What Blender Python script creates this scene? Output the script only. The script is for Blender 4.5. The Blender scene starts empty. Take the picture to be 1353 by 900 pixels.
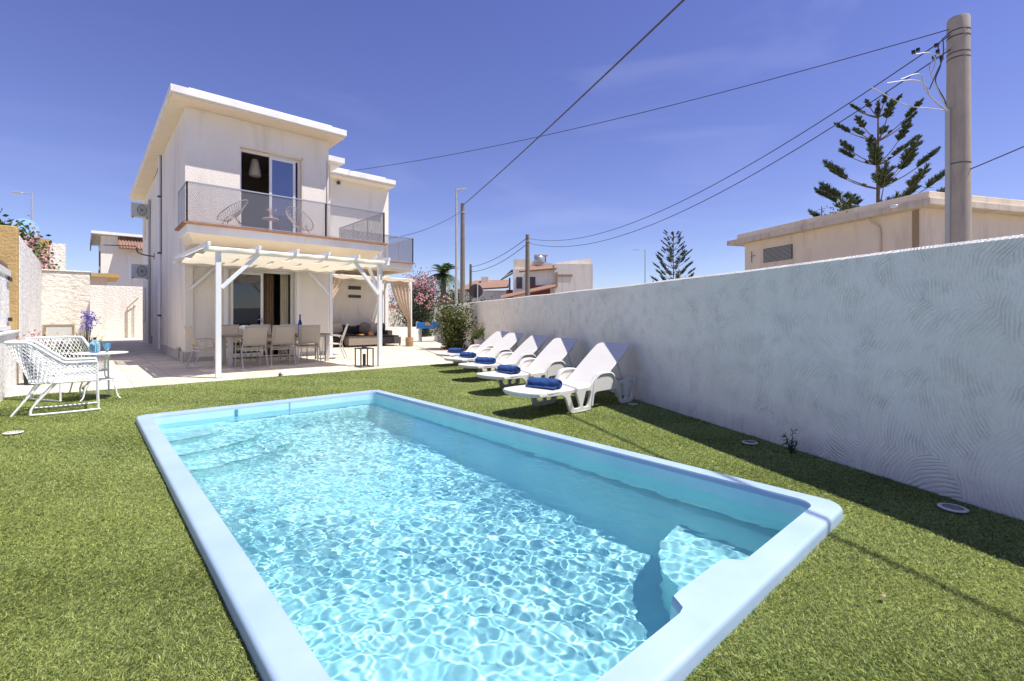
import bpy, math, random
import numpy as np
from mathutils import Vector, Matrix
random.seed(7); rng = np.random.default_rng(7)
S = bpy.context.scene
COL = S.collection
R = math.radians
PI = math.pi

# ------------------------------------------------------------------ camera
YAW = 41.9
cam_d = bpy.data.cameras.new('camera'); cam = bpy.data.objects.new('camera', cam_d); COL.objects.link(cam)
cam.location = (0, 0, 1.15); cam.rotation_euler = (R(90), 0, R(-YAW))
cam_d.sensor_width = 36; cam_d.lens = 36*630/1353
cam_d.shift_x = 0; cam_d.shift_y = -30/1353
cam_d.clip_start = .05; cam_d.clip_end = 6000
S.camera = cam
# ------------------------------------------------------------------ world, sun, exposure
SUN = Vector((.43, -.60, 1.55)).normalized()
W = bpy.data.worlds.new('World'); S.world = W; W.use_nodes = True
nt = W.node_tree; nt.nodes.clear()
out = nt.nodes.new('ShaderNodeOutputWorld'); bg = nt.nodes.new('ShaderNodeBackground')
sky = nt.nodes.new('ShaderNodeTexSky'); sky.sky_type = 'NISHITA'; sky.sun_disc = False
sky.sun_elevation = math.asin(SUN.z); sky.sun_rotation = math.atan2(SUN.x, SUN.y)
sky.air_density = 1.0; sky.dust_density = .1; sky.ozone_density = 3.0
tc = nt.nodes.new('ShaderNodeTexCoord'); mp = nt.nodes.new('ShaderNodeMapping'); mp.inputs['Scale'].default_value = (1.1, 2.2, 7.0)
mp.inputs['Rotation'].default_value = (0, R(8), R(35))
nz = nt.nodes.new('ShaderNodeTexNoise'); nz.inputs['Scale'].default_value = 1.3; nz.inputs['Detail'].default_value = 7; nz.inputs['Distortion'].default_value = .6
cr = nt.nodes.new('ShaderNodeValToRGB'); cr.color_ramp.elements[0].position = .50; cr.color_ramp.elements[1].position = .85
cr.color_ramp.elements[1].color = (.08, .08, .08, 1)
mixc = nt.nodes.new('ShaderNodeMix'); mixc.data_type = 'RGBA'; mixc.inputs['B'].default_value = (9, 9.2, 10.5, 1)
tint = nt.nodes.new('ShaderNodeMix'); tint.data_type = 'RGBA'; tint.blend_type = 'MULTIPLY'; tint.inputs['Factor'].default_value = 1

sx_ = nt.nodes.new('ShaderNodeSeparateXYZ'); tr_ = nt.nodes.new('ShaderNodeValToRGB')
tr_.color_ramp.elements[0].position = 0; tr_.color_ramp.elements[0].color = (.74, .76, .92, 1)
tr_.color_ramp.elements[1].position = .75; tr_.color_ramp.elements[1].color = (.70, .56, .94, 1)
e_ = tr_.color_ramp.elements.new(.22); e_.color = (.78, .66, .93, 1)
L = nt.links.new
L(tc.outputs['Generated'], sx_.inputs[0]); L(sx_.outputs['Z'], tr_.inputs['Fac']); L(tr_.outputs['Color'], tint.inputs['B'])
L(tc.outputs['Generated'], mp.inputs['Vector']); L(mp.outputs['Vector'], nz.inputs['Vector']); L(nz.outputs['Fac'], cr.inputs['Fac'])
L(cr.outputs['Color'], mixc.inputs['Factor']); L(sky.outputs['Color'], tint.inputs['A']); L(tint.outputs['Result'], mixc.inputs['A'])
L(mixc.outputs['Result'], bg.inputs['Color']); bg.inputs['Strength'].default_value = .118; L(bg.outputs['Background'], out.inputs['Surface'])
sd = bpy.data.lights.new('sun', 'SUN'); sd.energy = 4.9; sd.angle = R(.5); sd.color = (1, .955, .88)
so = bpy.data.objects.new('sun', sd); COL.objects.link(so)
so.rotation_euler = SUN.to_track_quat('Z', 'Y').to_euler()
sd.cycles.is_caustics_light = True
S.view_settings.view_transform = 'Standard'; S.view_settings.look = 'None'; S.view_settings.exposure = .46; S.view_settings.gamma = 1
S.cycles.use_denoising = True
S.cycles.max_bounces = 8; S.cycles.diffuse_bounces = 4; S.cycles.transparent_max_bounces = 16
S.cycles.sample_clamp_indirect = 8; S.cycles.blur_glossy = .3

# ------------------------------------------------------------------ materials
def new_mat(name):
    m = bpy.data.materials.new(name); m.use_nodes = True
    return m, m.node_tree, m.node_tree.nodes['Principled BSDF']
def N(t, ty, **kw):
    n = t.nodes.new(ty)
    for k, v in kw.items():
        if k in n.inputs: n.inputs[k].default_value = v
        else: setattr(n, k, v)
    return n
def mat(name, col, rough=.6, var=.12, scale=3, bump=0, bscale=60, metal=0, spec=.5, dirt=None, dscale=.8, detail=6):
    m, t, p = new_mat(name)
    p.inputs['Roughness'].default_value = rough; p.inputs['Metallic'].default_value = metal; p.inputs['Specular IOR Level'].default_value = spec
    co = N(t, 'ShaderNodeTexCoord')
    n1 = N(t, 'ShaderNodeTexNoise', Scale=scale, Detail=detail)
    t.links.new(co.outputs['Object'], n1.inputs['Vector'])
    mx = N(t, 'ShaderNodeMix', data_type='RGBA')
    mx.inputs['A'].default_value = tuple(c*(1-var) for c in col)+(1,); mx.inputs['B'].default_value = tuple(min(1, c*(1+var)) for c in col)+(1,)
    t.links.new(n1.outputs['Fac'], mx.inputs['Factor']); last = mx.outputs['Result']
    if dirt:
        n2 = N(t, 'ShaderNodeTexNoise', Scale=dscale, Detail=9, Roughness=.65)
        mpn = N(t, 'ShaderNodeMapping'); mpn.inputs['Scale'].default_value = (2.2, 2.2, .35)
        t.links.new(co.outputs['Object'], mpn.inputs['Vector']); t.links.new(mpn.outputs['Vector'], n2.inputs['Vector'])
        r = N(t, 'ShaderNodeValToRGB'); r.color_ramp.elements[0].position = .5; r.color_ramp.elements[1].position = .78
        r.color_ramp.elements[1].color = (.8, .8, .8, 1)
        t.links.new(n2.outputs['Fac'], r.inputs['Fac'])
        m2 = N(t, 'ShaderNodeMix', data_type='RGBA'); m2.inputs['B'].default_value = dirt+(1,)
        t.links.new(r.outputs['Color'], m2.inputs['Factor']); t.links.new(last, m2.inputs['A']); last = m2.outputs['Result']
    t.links.new(last, p.inputs['Base Color'])
    if bump:
        nb = N(t, 'ShaderNodeTexNoise', Scale=bscale, Detail=5, Roughness=.6); t.links.new(co.outputs['Object'], nb.inputs['Vector'])
        b = N(t, 'ShaderNodeBump', Strength=bump, Distance=.02); t.links.new(nb.outputs['Fac'], b.inputs['Height']); t.links.new(b.outputs['Normal'], p.inputs['Normal'])
    return m
M = {}
M['plaster'] = mat('white plaster', (.82, .765, .675), .85, .06, 1.5, .8, 30, dirt=(.58, .51, .44), dscale=.8)
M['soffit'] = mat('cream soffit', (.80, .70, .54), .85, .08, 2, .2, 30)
M['roof_trim'] = mat('roof trim', (.80, .79, .76), .8, .06, 3, .2, 30, dirt=(.6, .58, .54))
M['whitepaint'] = mat('white paint', (.80, .80, .79), .45, .05, 8)
M['white_pl'] = mat('white plastic', (.70, .67, .62), .42, .07, 6, .3, 300)
M['terracotta'] = mat('terracotta', (.30, .14, .075), .8, .3, 9, .3, 60)
M['rooftile'] = mat('roof tile', (.29, .165, .115), .85, .35, 5, .3, 30)
M['grey_metal'] = mat('grey metal', (.42, .43, .45), .4, .1, 8, metal=.5)
M['dark_metal'] = mat('dark metal', (.06, .06, .065), .5, .15, 8)
M['alu'] = mat('champagne metal', (.50, .47, .42), .4, .06, 8, metal=.3)
M['pole_grey'] = mat('galvanised pole', (.42, .42, .40), .6, .15, 3)
M['concrete'] = mat('pole concrete', (.40, .345, .285), .9, .18, 4, .5, 70, dirt=(.19, .17, .15), dscale=1.2)
M['beige_pl'] = mat('beige render', (.78, .66, .51), .9, .10, 1.3, .5, 18, dirt=(.46, .34, .22), dscale=.9)
M['pale_render'] = mat('pale render', (.76, .70, .60), .9, .10, 1.3, .5, 18, dirt=(.45, .38, .29), dscale=1.1)
M['stained'] = mat('stained concrete', (.62, .53, .42), .9, .2, 2.5, .5, 25, dirt=(.22, .20, .17), dscale=1.6)
M['brown_pole'] = mat('weathered pole', (.20, .17, .14), .9, .2, 6)
M['wood'] = mat('timber', (.33, .23, .14), .7, .2, 14)
M['sling'] = mat('beige sling', (.52, .455, .36), .8, .06, 20, .3, 500)
def cloth(name, col, tr):
    m = mat(name, col, .9, .06, 8); t = m.node_tree; p = t.nodes['Principled BSDF']
    q = t.nodes.new('ShaderNodeBsdfTranslucent'); q.inputs[0].default_value = col+(1,); ms = t.nodes.new('ShaderNodeMixShader'); ms.inputs[0].default_value = tr
    t.links.new(p.outputs[0], ms.inputs[1]); t.links.new(q.outputs[0], ms.inputs[2]); t.links.new(ms.outputs[0], t.nodes['Material Output'].inputs['Surface']); return m
M['canvas'] = cloth('canvas', (.82, .75, .60), .35)
M['curtain'] = mat('sand curtain', (.55, .42, .29), .9, .1, 6)
M['rattan'] = mat('dark rattan', (.085, .07, .06), .7, .3, 60, .6, 120)
M['rattan_l'] = mat('grey brown rattan', (.28, .23, .18), .7, .3, 60, .6, 120)
M['cush_d'] = mat('dark cushion', (.045, .04, .045), .9, .2, 12, .2, 80)
M['cush_l'] = mat('linen cushion', (.55, .47, .38), .9, .1, 12, .2, 80)
M['black'] = mat('black', (.015, .015, .016), .5, .2, 8)
M['cable'] = mat('cable', (.05, .05, .055), .6, .2, 5)
M['cable_g'] = mat('grey cable', (.42, .42, .45), .5, .2, 5)
M['towel'] = mat('blue towel', (.028, .085, .27), .95, .35, 30, .9, 160)
M['blue'] = mat('blue panel', (.012, .16, .50), .5, .1, 6)
M['ochre'] = mat('ochre render', (.50, .34, .14), .95, .25, 5, .9, 22, dirt=(.35, .22, .09))
M['ac'] = mat('ac casing', (.55, .56, .52), .5, .08, 8)
M['trunk'] = mat('bark', (.14, .10, .075), .95, .3, 10, .6, 40)
M['pot'] = mat('pot', (.42, .26, .13), .8, .25, 20, .5, 60)
M['potw'] = mat('pale pot', (.6, .58, .54), .8, .1, 10)
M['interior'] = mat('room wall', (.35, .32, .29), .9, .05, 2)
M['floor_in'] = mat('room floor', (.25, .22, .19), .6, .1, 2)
M['sheer'] = mat('sheer curtain', (.75, .76, .8), .9, .05, 8)
M['asphalt'] = mat('ground', (.30, .26, .19), .95, .3, .4)
M['drain'] = mat('drain cover', (.66, .62, .55), .7, .15, 30, .3, 100)
M['solar'] = mat('steel tank', (.45, .45, .46), .35, .15, 6, metal=.6)
M['red'] = mat('dark red paint', (.19, .035, .03), .7, .2, 4)
M['stone_post'] = mat('grey plinth', (.42, .40, .39), .8, .1, 4, .2, 40)
M['food'] = mat('orange fruit', (.5, .22, .06), .6, .3, 30)

def leafmat(name, c1, c2, rough=.7, trans=.25):
    m, t, p = new_mat(name); p.inputs['Roughness'].default_value = rough
    a = N(t, 'ShaderNodeAttribute'); a.attribute_name = 'tint'
    mx = N(t, 'ShaderNodeMix', data_type='RGBA'); mx.inputs['A'].default_value = c1+(1,); mx.inputs['B'].default_value = c2+(1,)
    t.links.new(a.outputs['Fac'], mx.inputs['Factor']); t.links.new(mx.outputs['Result'], p.inputs['Base Color'])
    tr = N(t, 'ShaderNodeBsdfTranslucent'); t.links.new(mx.outputs['Result'], tr.inputs['Color'])
    ms = N(t, 'ShaderNodeMixShader'); ms.inputs[0].default_value = trans
    t.links.new(p.outputs[0], ms.inputs[1]); t.links.new(tr.outputs[0], ms.inputs[2])
    t.links.new(ms.outputs[0], t.nodes['Material Output'].inputs['Surface'])
    return m
M['turf'] = leafmat('turf blades', (.09, .14, .03), (.68, .73, .24), .55, .4)
M['leaf'] = leafmat('green leaves', (.02, .05, .012), (.10, .15, .035))
M['leaf_dark'] = leafmat('dark leaves', (.012, .028, .01), (.05, .085, .03))
M['leaf_yel'] = leafmat('bright leaves', (.09, .16, .02), (.28, .36, .06))
M['leaf_bush'] = leafmat('bronze leaves', (.03, .065, .015), (.19, .20, .05))
M['needle'] = leafmat('pine needles', (.02, .038, .014), (.09, .12, .04), .6, .25)
M['pink'] = leafmat('pink petals', (.60, .22, .30), (.80, .52, .52))
M['violet'] = leafmat('violet petals', (.10, .07, .42), (.30, .22, .62))
M['yellow'] = leafmat('yellow petals', (.55, .45, .05), (.75, .65, .15))

# turf base
def turf_base():
    m, t, p = new_mat('turf base'); p.inputs['Roughness'].default_value = .95
    co = N(t, 'ShaderNodeTexCoord'); n = N(t, 'ShaderNodeTexNoise', Scale=90, Detail=4); n2 = N(t, 'ShaderNodeTexNoise', Scale=2.5, Detail=3)
    t.links.new(co.outputs['Object'], n.inputs['Vector']); t.links.new(co.outputs['Object'], n2.inputs['Vector'])
    r = N(t, 'ShaderNodeValToRGB'); r.color_ramp.elements[0].color = (.06, .09, .022, 1); r.color_ramp.elements[1].color = (.28, .34, .10, 1)
    r.color_ramp.elements[0].position = .35; r.color_ramp.elements[1].position = .7
    t.links.new(n.outputs['Fac'], r.inputs['Fac']); t.links.new(r.outputs['Color'], p.inputs['Base Color'])
    return m
M['turf_base'] = turf_base()

def paving():
    m, t, p = new_mat('pale paving'); p.inputs['Roughness'].default_value = .7
    co = N(t, 'ShaderNodeTexCoord')
    b = N(t, 'ShaderNodeTexBrick', Scale=1.0); b.offset = 0; b.squash = 1
    b.inputs['Brick Width'].default_value = .62; b.inputs['Row Height'].default_value = .62; b.inputs['Mortar Size'].default_value = .005
    b.inputs['Color1'].default_value = (.72, .665, .56, 1); b.inputs['Color2'].default_value = (.58, .53, .445, 1); b.inputs['Mortar'].default_value = (.30, .26, .21, 1)
    t.links.new(co.outputs['Object'], b.inputs['Vector'])
    n = N(t, 'ShaderNodeTexNoise', Scale=2.2, Detail=8, Roughness=.7); t.links.new(co.outputs['Object'], n.inputs['Vector'])
    r = N(t, 'ShaderNodeValToRGB'); r.color_ramp.elements[0].color = (.80, .76, .72, 1); r.color_ramp.elements[0].position = .3; r.color_ramp.elements[1].position = .62
    r.color_ramp.elements[1].color = (1.06, 1.04, 1.0, 1)
    t.links.new(n.outputs['Fac'], r.inputs['Fac'])
    mx = N(t, 'ShaderNodeMix', data_type='RGBA', blend_type='MULTIPLY'); mx.inputs['Factor'].default_value = 1
    t.links.new(b.outputs['Color'], mx.inputs['A']); t.links.new(r.outputs['Color'], mx.inputs['B']); t.links.new(mx.outputs['Result'], p.inputs['Base Color'])
    return m
M['paving'] = paving()

# combed plaster: fans of concentric trowel arcs on the perimeter wall; rough stipple farther off
def combed():
    m, t, p = new_mat('combed plaster'); p.inputs['Roughness'].default_value = .8
    lk = t.links.new
    co = N(t, 'ShaderNodeTexCoord'); uv = N(t, 'ShaderNodeMapping')
    lk(co.outputs['UV'], uv.inputs['Vector'])
    def MA(op, a, b=None, c=None):
        n = N(t, 'ShaderNodeMath', operation=op)
        for i, v in enumerate((a, b, c)):
            if v is None: continue
            if isinstance(v, (int, float)): n.inputs[i].default_value = v
            else: lk(v, n.inputs[i])
        return n.outputs[0]
    vo = N(t, 'ShaderNodeTexVoronoi', Scale=2.9, Randomness=.8); vo.voronoi_dimensions = '2D'
    nzd = N(t, 'ShaderNodeTexNoise', Scale=3, Detail=2); lk(uv.outputs[0], nzd.inputs['Vector'])
    wob = N(t, 'ShaderNodeVectorMath', operation='MULTIPLY_ADD'); lk(nzd.outputs['Color'], wob.inputs[0]); wob.inputs[1].default_value = (.10, .10, 0); lk(uv.outputs[0], wob.inputs[2])
    lk(wob.outputs[0], vo.inputs['Vector'])
    # arc centre: cell point pushed by a random offset
    rnd = N(t, 'ShaderNodeVectorMath', operation='MULTIPLY_ADD'); lk(vo.outputs['Color'], rnd.inputs[0]); rnd.inputs[1].default_value = (.45, .8, 0); rnd.inputs[2].default_value = (-.72, -.5, 0)
    ce = N(t, 'ShaderNodeVectorMath', operation='ADD'); lk(vo.outputs['Position'], ce.inputs[0]); lk(rnd.outputs[0], ce.inputs[1])
    di = N(t, 'ShaderNodeVectorMath', operation='DISTANCE'); lk(wob.outputs[0], di.inputs[0]); lk(ce.outputs[0], di.inputs[1])
    nzr = N(t, 'ShaderNodeTexNoise', Scale=14, Detail=3); lk(uv.outputs[0], nzr.inputs['Vector'])
    d2 = MA('MULTIPLY_ADD', nzr.outputs['Fac'], .02, di.outputs['Value'])
    s = MA('SINE', MA('MULTIPLY', d2, 2*PI/.024))
    ridge = MA('POWER', MA('MULTIPLY_ADD', s, .5, .5), .55)
    ng = N(t, 'ShaderNodeTexNoise', Scale=120, Detail=4); lk(uv.outputs[0], ng.inputs['Vector'])
    nm = N(t, 'ShaderNodeTexNoise', Scale=5, Detail=4); lk(uv.outputs[0], nm.inputs['Vector'])
    amp = MA('MULTIPLY_ADD', nm.outputs['Fac'], 2.6, -.75)
    ampc = N(t, 'ShaderNodeClamp'); lk(amp, ampc.inputs['Value']); ampc.inputs['Min'].default_value = .42
    h = MA('MULTIPLY_ADD', ng.outputs['Fac'], .8, MA('MULTIPLY', ridge, ampc.outputs[0]))
    bu = N(t, 'ShaderNodeBump', Strength=1, Distance=.010); lk(h, bu.inputs['Height']); lk(bu.outputs[0], p.inputs['Normal'])
    nc = N(t, 'ShaderNodeTexNoise', Scale=1.7, Detail=8, Roughness=.7); lk(uv.outputs[0], nc.inputs['Vector'])
    r = N(t, 'ShaderNodeValToRGB'); r.color_ramp.elements[0].color = (.89, .85, .76, 1); r.color_ramp.elements[1].color = (.95, .92, .84, 1)
    r.color_ramp.elements[0].position = .33; r.color_ramp.elements[1].position = .62
    lk(nc.outputs['Fac'], r.inputs['Fac'])
    # pits, drips and splash dirt along the foot
    np_ = N(t, 'ShaderNodeTexNoise', Scale=38, Detail=3, Roughness=.7); lk(uv.outputs[0], np_.inputs['Vector'])
    pit = N(t, 'ShaderNodeMapRange'); pit.inputs['From Min'].default_value = .66; pit.inputs['From Max'].default_value = .74; lk(np_.outputs['Fac'], pit.inputs['Value'])
    st = N(t, 'ShaderNodeMapping'); st.inputs['Scale'].default_value = (5, .55, 1); lk(uv.outputs[0], st.inputs['Vector'])
    ns = N(t, 'ShaderNodeTexNoise', Scale=1.4, Detail=8, Roughness=.7); lk(st.outputs[0], ns.inputs['Vector'])
    dr = N(t, 'ShaderNodeMapRange'); dr.inputs['From Min'].default_value = .54; dr.inputs['From Max'].default_value = .80; lk(ns.outputs['Fac'], dr.inputs['Value'])
    sx = N(t, 'ShaderNodeSeparateXYZ'); lk(uv.outputs[0], sx.inputs[0])
    ft = N(t, 'ShaderNodeMapRange'); ft.inputs['From Min'].default_value = .22; ft.inputs['From Max'].default_value = .0; lk(sx.outputs['Y'], ft.inputs['Value'])
    ftn = MA('MULTIPLY', ft.outputs[0], MA('MULTIPLY', ns.outputs['Fac'], .9))
    tot = N(t, 'ShaderNodeClamp'); lk(MA('ADD', MA('ADD', MA('MULTIPLY', pit.outputs[0], .35), MA('MULTIPLY', dr.outputs[0], .14)), ftn), tot.inputs['Value']); tot.inputs['Max'].default_value = .75
    mxd = N(t, 'ShaderNodeMix', data_type='RGBA'); mxd.inputs['B'].default_value = (.46, .43, .37, 1); lk(tot.outputs[0], mxd.inputs['Factor']); lk(r.outputs['Color'], mxd.inputs['A'])
    lk(mxd.outputs['Result'], p.inputs['Base Color'])
    return m
M['combed'] = combed()
M['rough_white'] = mat('rough white render', (.81, .765, .67), .9, .07, 4, 1.0, 9, dirt=(.66, .58, .49), dscale=.9)
M['peeling'] = mat('peeling white render', (.88, .87, .85), .9, .06, 6, .9, 14, dirt=(.42, .37, .34), dscale=3.0)
for k in ('rough_white', 'peeling'):
    for n in M[k].node_tree.nodes:
        if n.type == 'BUMP': n.inputs['Distance'].default_value = .05

def perforated():
    m, t, p = new_mat('perforated screen'); p.inputs['Base Color'].default_value = (.20, .20, .23, 1); p.inputs['Roughness'].default_value = .5; p.inputs['Metallic'].default_value = .3
    co = N(t, 'ShaderNodeTexCoord'); lk = t.links.new
    sp = N(t, 'ShaderNodeSeparateXYZ'); lk(co.outputs['Object'], sp.inputs[0])
    def MA(op, a, b=None):
        n = N(t, 'ShaderNodeMath', operation=op)
        for i, v in enumerate((a, b)):
            if v is None: continue
            if isinstance(v, (int, float)): n.inputs[i].default_value = v
            else: lk(v, n.inputs[i])
        return n.outputs[0]
    h = MA('ADD', sp.outputs['X'], sp.outputs['Y']); k = 2*PI/.075
    a = MA('SINE', MA('MULTIPLY', MA('ADD', h, sp.outputs['Z']), k)); b = MA('SINE', MA('MULTIPLY', MA('SUBTRACT', h, sp.outputs['Z']), k))
    f = MA('LESS_THAN', MA('MULTIPLY', MA('ABSOLUTE', a), MA('ABSOLUTE', b)), .37)
    tr = N(t, 'ShaderNodeBsdfTransparent'); ms = N(t, 'ShaderNodeMixShader'); lk(f, ms.inputs[0]); lk(tr.outputs[0], ms.inputs[1]); lk(p.outputs[0], ms.inputs[2])
    lk(ms.outputs[0], t.nodes['Material Output'].inputs['Surface'])
    return m
M['screen'] = perforated()
def glassmat(name, tint, refl=1.0, base=.06):
    m, t, p = new_mat(name); t.nodes.remove(p); lk = t.links.new
    tr = N(t, 'ShaderNodeBsdfTransparent'); tr.inputs[0].default_value = tint+(1,)
    gl = N(t, 'ShaderNodeBsdfGlossy'); gl.inputs['Roughness'].default_value = .01; gl.inputs[0].default_value = (refl, refl, refl, 1)
    fr = N(t, 'ShaderNodeFresnel', IOR=1.5); ad = N(t, 'ShaderNodeMath', operation='ADD'); ad.inputs[1].default_value = base; ad.use_clamp = True
    lk(fr.outputs[0], ad.inputs[0]); ms = N(t, 'ShaderNodeMixShader'); lk(ad.outputs[0], ms.inputs[0]); lk(tr.outputs[0], ms.inputs[1]); lk(gl.outputs[0], ms.inputs[2])
    lk(ms.outputs[0], t.nodes['Material Output'].inputs['Surface'])
    return m
M['glass'] = glassmat('window glass', (.38, .40, .42), .9, .04)
M['glass_up'] = glassmat('sky tinted window glass', (.35, .45, .7), 1, .16)  # blue of the reflected sky put into the pane's tint
def bottleglass(name, c):
    m, t, p = new_mat(name); p.inputs['Base Color'].default_value = c+(1,); p.inputs['Roughness'].default_value = .05; p.inputs['Transmission Weight'].default_value = .9
    p.inputs['IOR'].default_value = 1.3
    return m
M['bluebottle'] = bottleglass('light blue glass', (.35, .68, .90))
M['cobalt'] = bottleglass('cobalt glass', (.02, .05, .5))
def waterm():
    m, t, p = new_mat('water'); t.nodes.remove(p)
    g = N(t, 'ShaderNodeBsdfGlass', IOR=1.33, Roughness=0.0); g.inputs['Color'].default_value = (.83, .97, .995, 1)
    t.links.new(g.outputs[0], t.nodes['Material Output'].inputs['Surface'])
    return m
M['water'] = waterm()
def poolm(a, b):
    m, t, p = new_mat('pale blue gelcoat'); p.inputs['Roughness'].default_value = .35
    co = N(t, 'ShaderNodeTexCoord'); n = N(t, 'ShaderNodeTexNoise', Scale=3, Detail=7); t.links.new(co.outputs['Object'], n.inputs['Vector'])
    r = N(t, 'ShaderNodeValToRGB'); r.color_ramp.elements[0].color = a+(1,); r.color_ramp.elements[1].color = b+(1,)
    r.color_ramp.elements[0].position = .35; r.color_ramp.elements[1].position = .65
    t.links.new(n.outputs['Fac'], r.inputs['Fac'])
    n2 = N(t, 'ShaderNodeTexNoise', Scale=11, Detail=8, Roughness=.75); t.links.new(co.outputs['Object'], n2.inputs['Vector'])
    g_ = N(t, 'ShaderNodeMapRange'); g_.inputs['From Min'].default_value = .57; g_.inputs['From Max'].default_value = .74; g_.inputs['To Max'].default_value = .35; t.links.new(n2.outputs['Fac'], g_.inputs['Value'])
    mx = N(t, 'ShaderNodeMix', data_type='RGBA'); mx.inputs['B'].default_value = (.40, .44, .46, 1); t.links.new(g_.outputs[0], mx.inputs['Factor']); t.links.new(r.outputs['Color'], mx.inputs['A']); t.links.new(mx.outputs['Result'], p.inputs['Base Color'])
    rr_ = N(t, 'ShaderNodeMapRange'); rr_.inputs['To Min'].default_value = .3; rr_.inputs['To Max'].default_value = .62; t.links.new(n2.outputs['Fac'], rr_.inputs['Value']); t.links.new(rr_.outputs[0], p.inputs['Roughness'])
    return m
M['pool'] = poolm((.33, .45, .595), (.38, .50, .65)); M['pool_in'] = poolm((.44, .73, .765), (.52, .79, .80))

# ------------------------------------------------------------------ mesh builder
class MB:
    def __init__(s): s.v = []; s.f = []; s.marks = []
    def add(s, vs, fs):
        o = len(s.v); s.marks.append((o, len(s.f))); s.v += [tuple(v) for v in vs]; s.f += [tuple(i+o for i in f) for f in fs]; return s
    def box(s, x0, x1, y0, y1, z0, z1, rot=None, c=None):
        vs = [Vector((x, y, z)) for x in (x0, x1) for y in (y0, y1) for z in (z0, z1)]
        if rot is not None:
            c = Vector(c) if c is not None else Vector(((x0+x1)/2, (y0+y1)/2, (z0+z1)/2))
            vs = [rot @ (v-c) + c for v in vs]
        return s.add(vs, [(0, 1, 3, 2), (4, 6, 7, 5), (0, 4, 5, 1), (2, 3, 7, 6), (0, 2, 6, 4), (1, 5, 7, 3)])
    def bar(s, a, b, w, h, up=(0, 0, 1)):
        a = Vector(a); b = Vector(b); d = (b-a).normalized(); up = Vector(up)
        if abs(d.dot(up)) > .98: up = Vector((0, 1, 0))
        sx = d.cross(up).normalized()*w/2; uz = sx.cross(d).normalized()*h/2
        vs = [p+i*sx+j*uz for p in (a, b) for i, j in ((-1, -1), (1, -1), (1, 1), (-1, 1))]
        return s.add(vs, [(0, 1, 2, 3), (7, 6, 5, 4), (0, 4, 5, 1), (1, 5, 6, 2), (2, 6, 7, 3), (3, 7, 4, 0)])
    def tube(s, pts, r, n=8, closed=False, caps=True):
        P = [Vector(p) for p in pts]; k = len(P)
        rs = r if isinstance(r, (list, tuple)) else [r]*k
        vs = []; prev = None
        for i, p in enumerate(P):
            if closed: d = P[(i+1) % k]-P[i-1]
            else: d = P[min(i+1, k-1)]-P[max(i-1, 0)]
            if d.length < 1e-9: d = Vector((0, 0, 1))
            d.normalize()
            if prev is None:
                u = Vector((0, 0, 1)) if abs(d.z) < .9 else Vector((1, 0, 0)); a = d.cross(u).normalized()
            else:
                a = prev - d*prev.dot(d)
                a = a.normalized() if a.length > 1e-6 else d.orthogonal().normalized()
            prev = a; b = d.cross(a)
            for j in range(n):
                t = 2*PI*j/n; vs.append(p+(a*math.cos(t)+b*math.sin(t))*rs[i])
        fs = []
        for i in range(k if closed else k-1):
            i2 = (i+1) % k
            for j in range(n): fs.append((i*n+j, i*n+(j+1) % n, i2*n+(j+1) % n, i2*n+j))
        if not closed and caps: fs += [tuple(range(n-1, -1, -1)), tuple((k-1)*n+j for j in range(n))]
        return s.add(vs, fs)
    def lathe(s, prof, n=20, c=(0, 0, 0)):
        vs = []; fs = []
        for r, z in prof:
            for j in range(n): t = 2*PI*j/n; vs.append((c[0]+r*math.cos(t), c[1]+r*math.sin(t), c[2]+z))
        for i in range(len(prof)-1):
            for j in range(n): fs.append((i*n+j, i*n+(j+1) % n, (i+1)*n+(j+1) % n, (i+1)*n+j))
        fs += [tuple(range(n-1, -1, -1)), tuple((len(prof)-1)*n+j for j in range(n))]
        return s.add(vs, fs)
    def grid(s, fn, nu, nv, closed_u=False):
        vs = [fn(i/nu, j/nv) for i in range(nu+(0 if closed_u else 1)) for j in range(nv+1)]; m = nv+1; k = nu+(0 if closed_u else 1)
        fs = []
        for i in range(nu):
            i2 = (i+1) % k if closed_u else i+1
            for j in range(nv): fs.append((i*m+j, i2*m+j, i2*m+j+1, i*m+j+1))
        return s.add(vs, fs)
    def pillow(s, c, sx, sy, sz, rot=None, e=.55):
        c = Vector(c); rot = rot or Matrix.Identity(3)
        def fn(u, v):
            a = 2*PI*u; b = PI*(v-.5); g = lambda t, k: math.copysign(abs(t)**k, t)
            return c + rot @ Vector((sx*g(math.cos(b), e)*g(math.cos(a), e), sy*g(math.cos(b), e)*g(math.sin(a), e), sz*g(math.sin(b), .9)))
        return s.grid(fn, 28, 12, True)
    def build(s, name, m, parent=None, smooth=False, bevel=0, solid=0):
        me = bpy.data.meshes.new(name); me.from_pydata(s.v, [], s.f); me.validate(); me.update()
        if smooth:
            me.polygons.foreach_set('use_smooth', [True]*len(me.polygons))
            me.set_sharp_from_angle(angle=R(50))
        me.materials.append(M[m] if isinstance(m, str) else m)
        o = bpy.data.objects.new(name, me); COL.objects.link(o)
        if parent: o.parent = parent
        if solid: d = o.modifiers.new('solid', 'SOLIDIFY'); d.thickness = solid; d.offset = 0
        if bevel: d = o.modifiers.new('bevel', 'BEVEL'); d.width = bevel; d.segments = 2; d.limit_method = 'ANGLE'
        return o
def each(mb, name, m, parent=None, cls=None, **k):
    # one object per added shape
    mk = mb.marks+[(len(mb.v), len(mb.f))]; out_ = []
    for (v0, f0), (v1, f1) in zip(mk[:-1], mk[1:]):
        q = (cls or MB)(); q.v = mb.v[v0:v1]; q.f = [tuple(i-v0 for i in f) for f in mb.f[f0:f1]]
        out_.append(q.build(name, m, parent, **k))
    return out_
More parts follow.
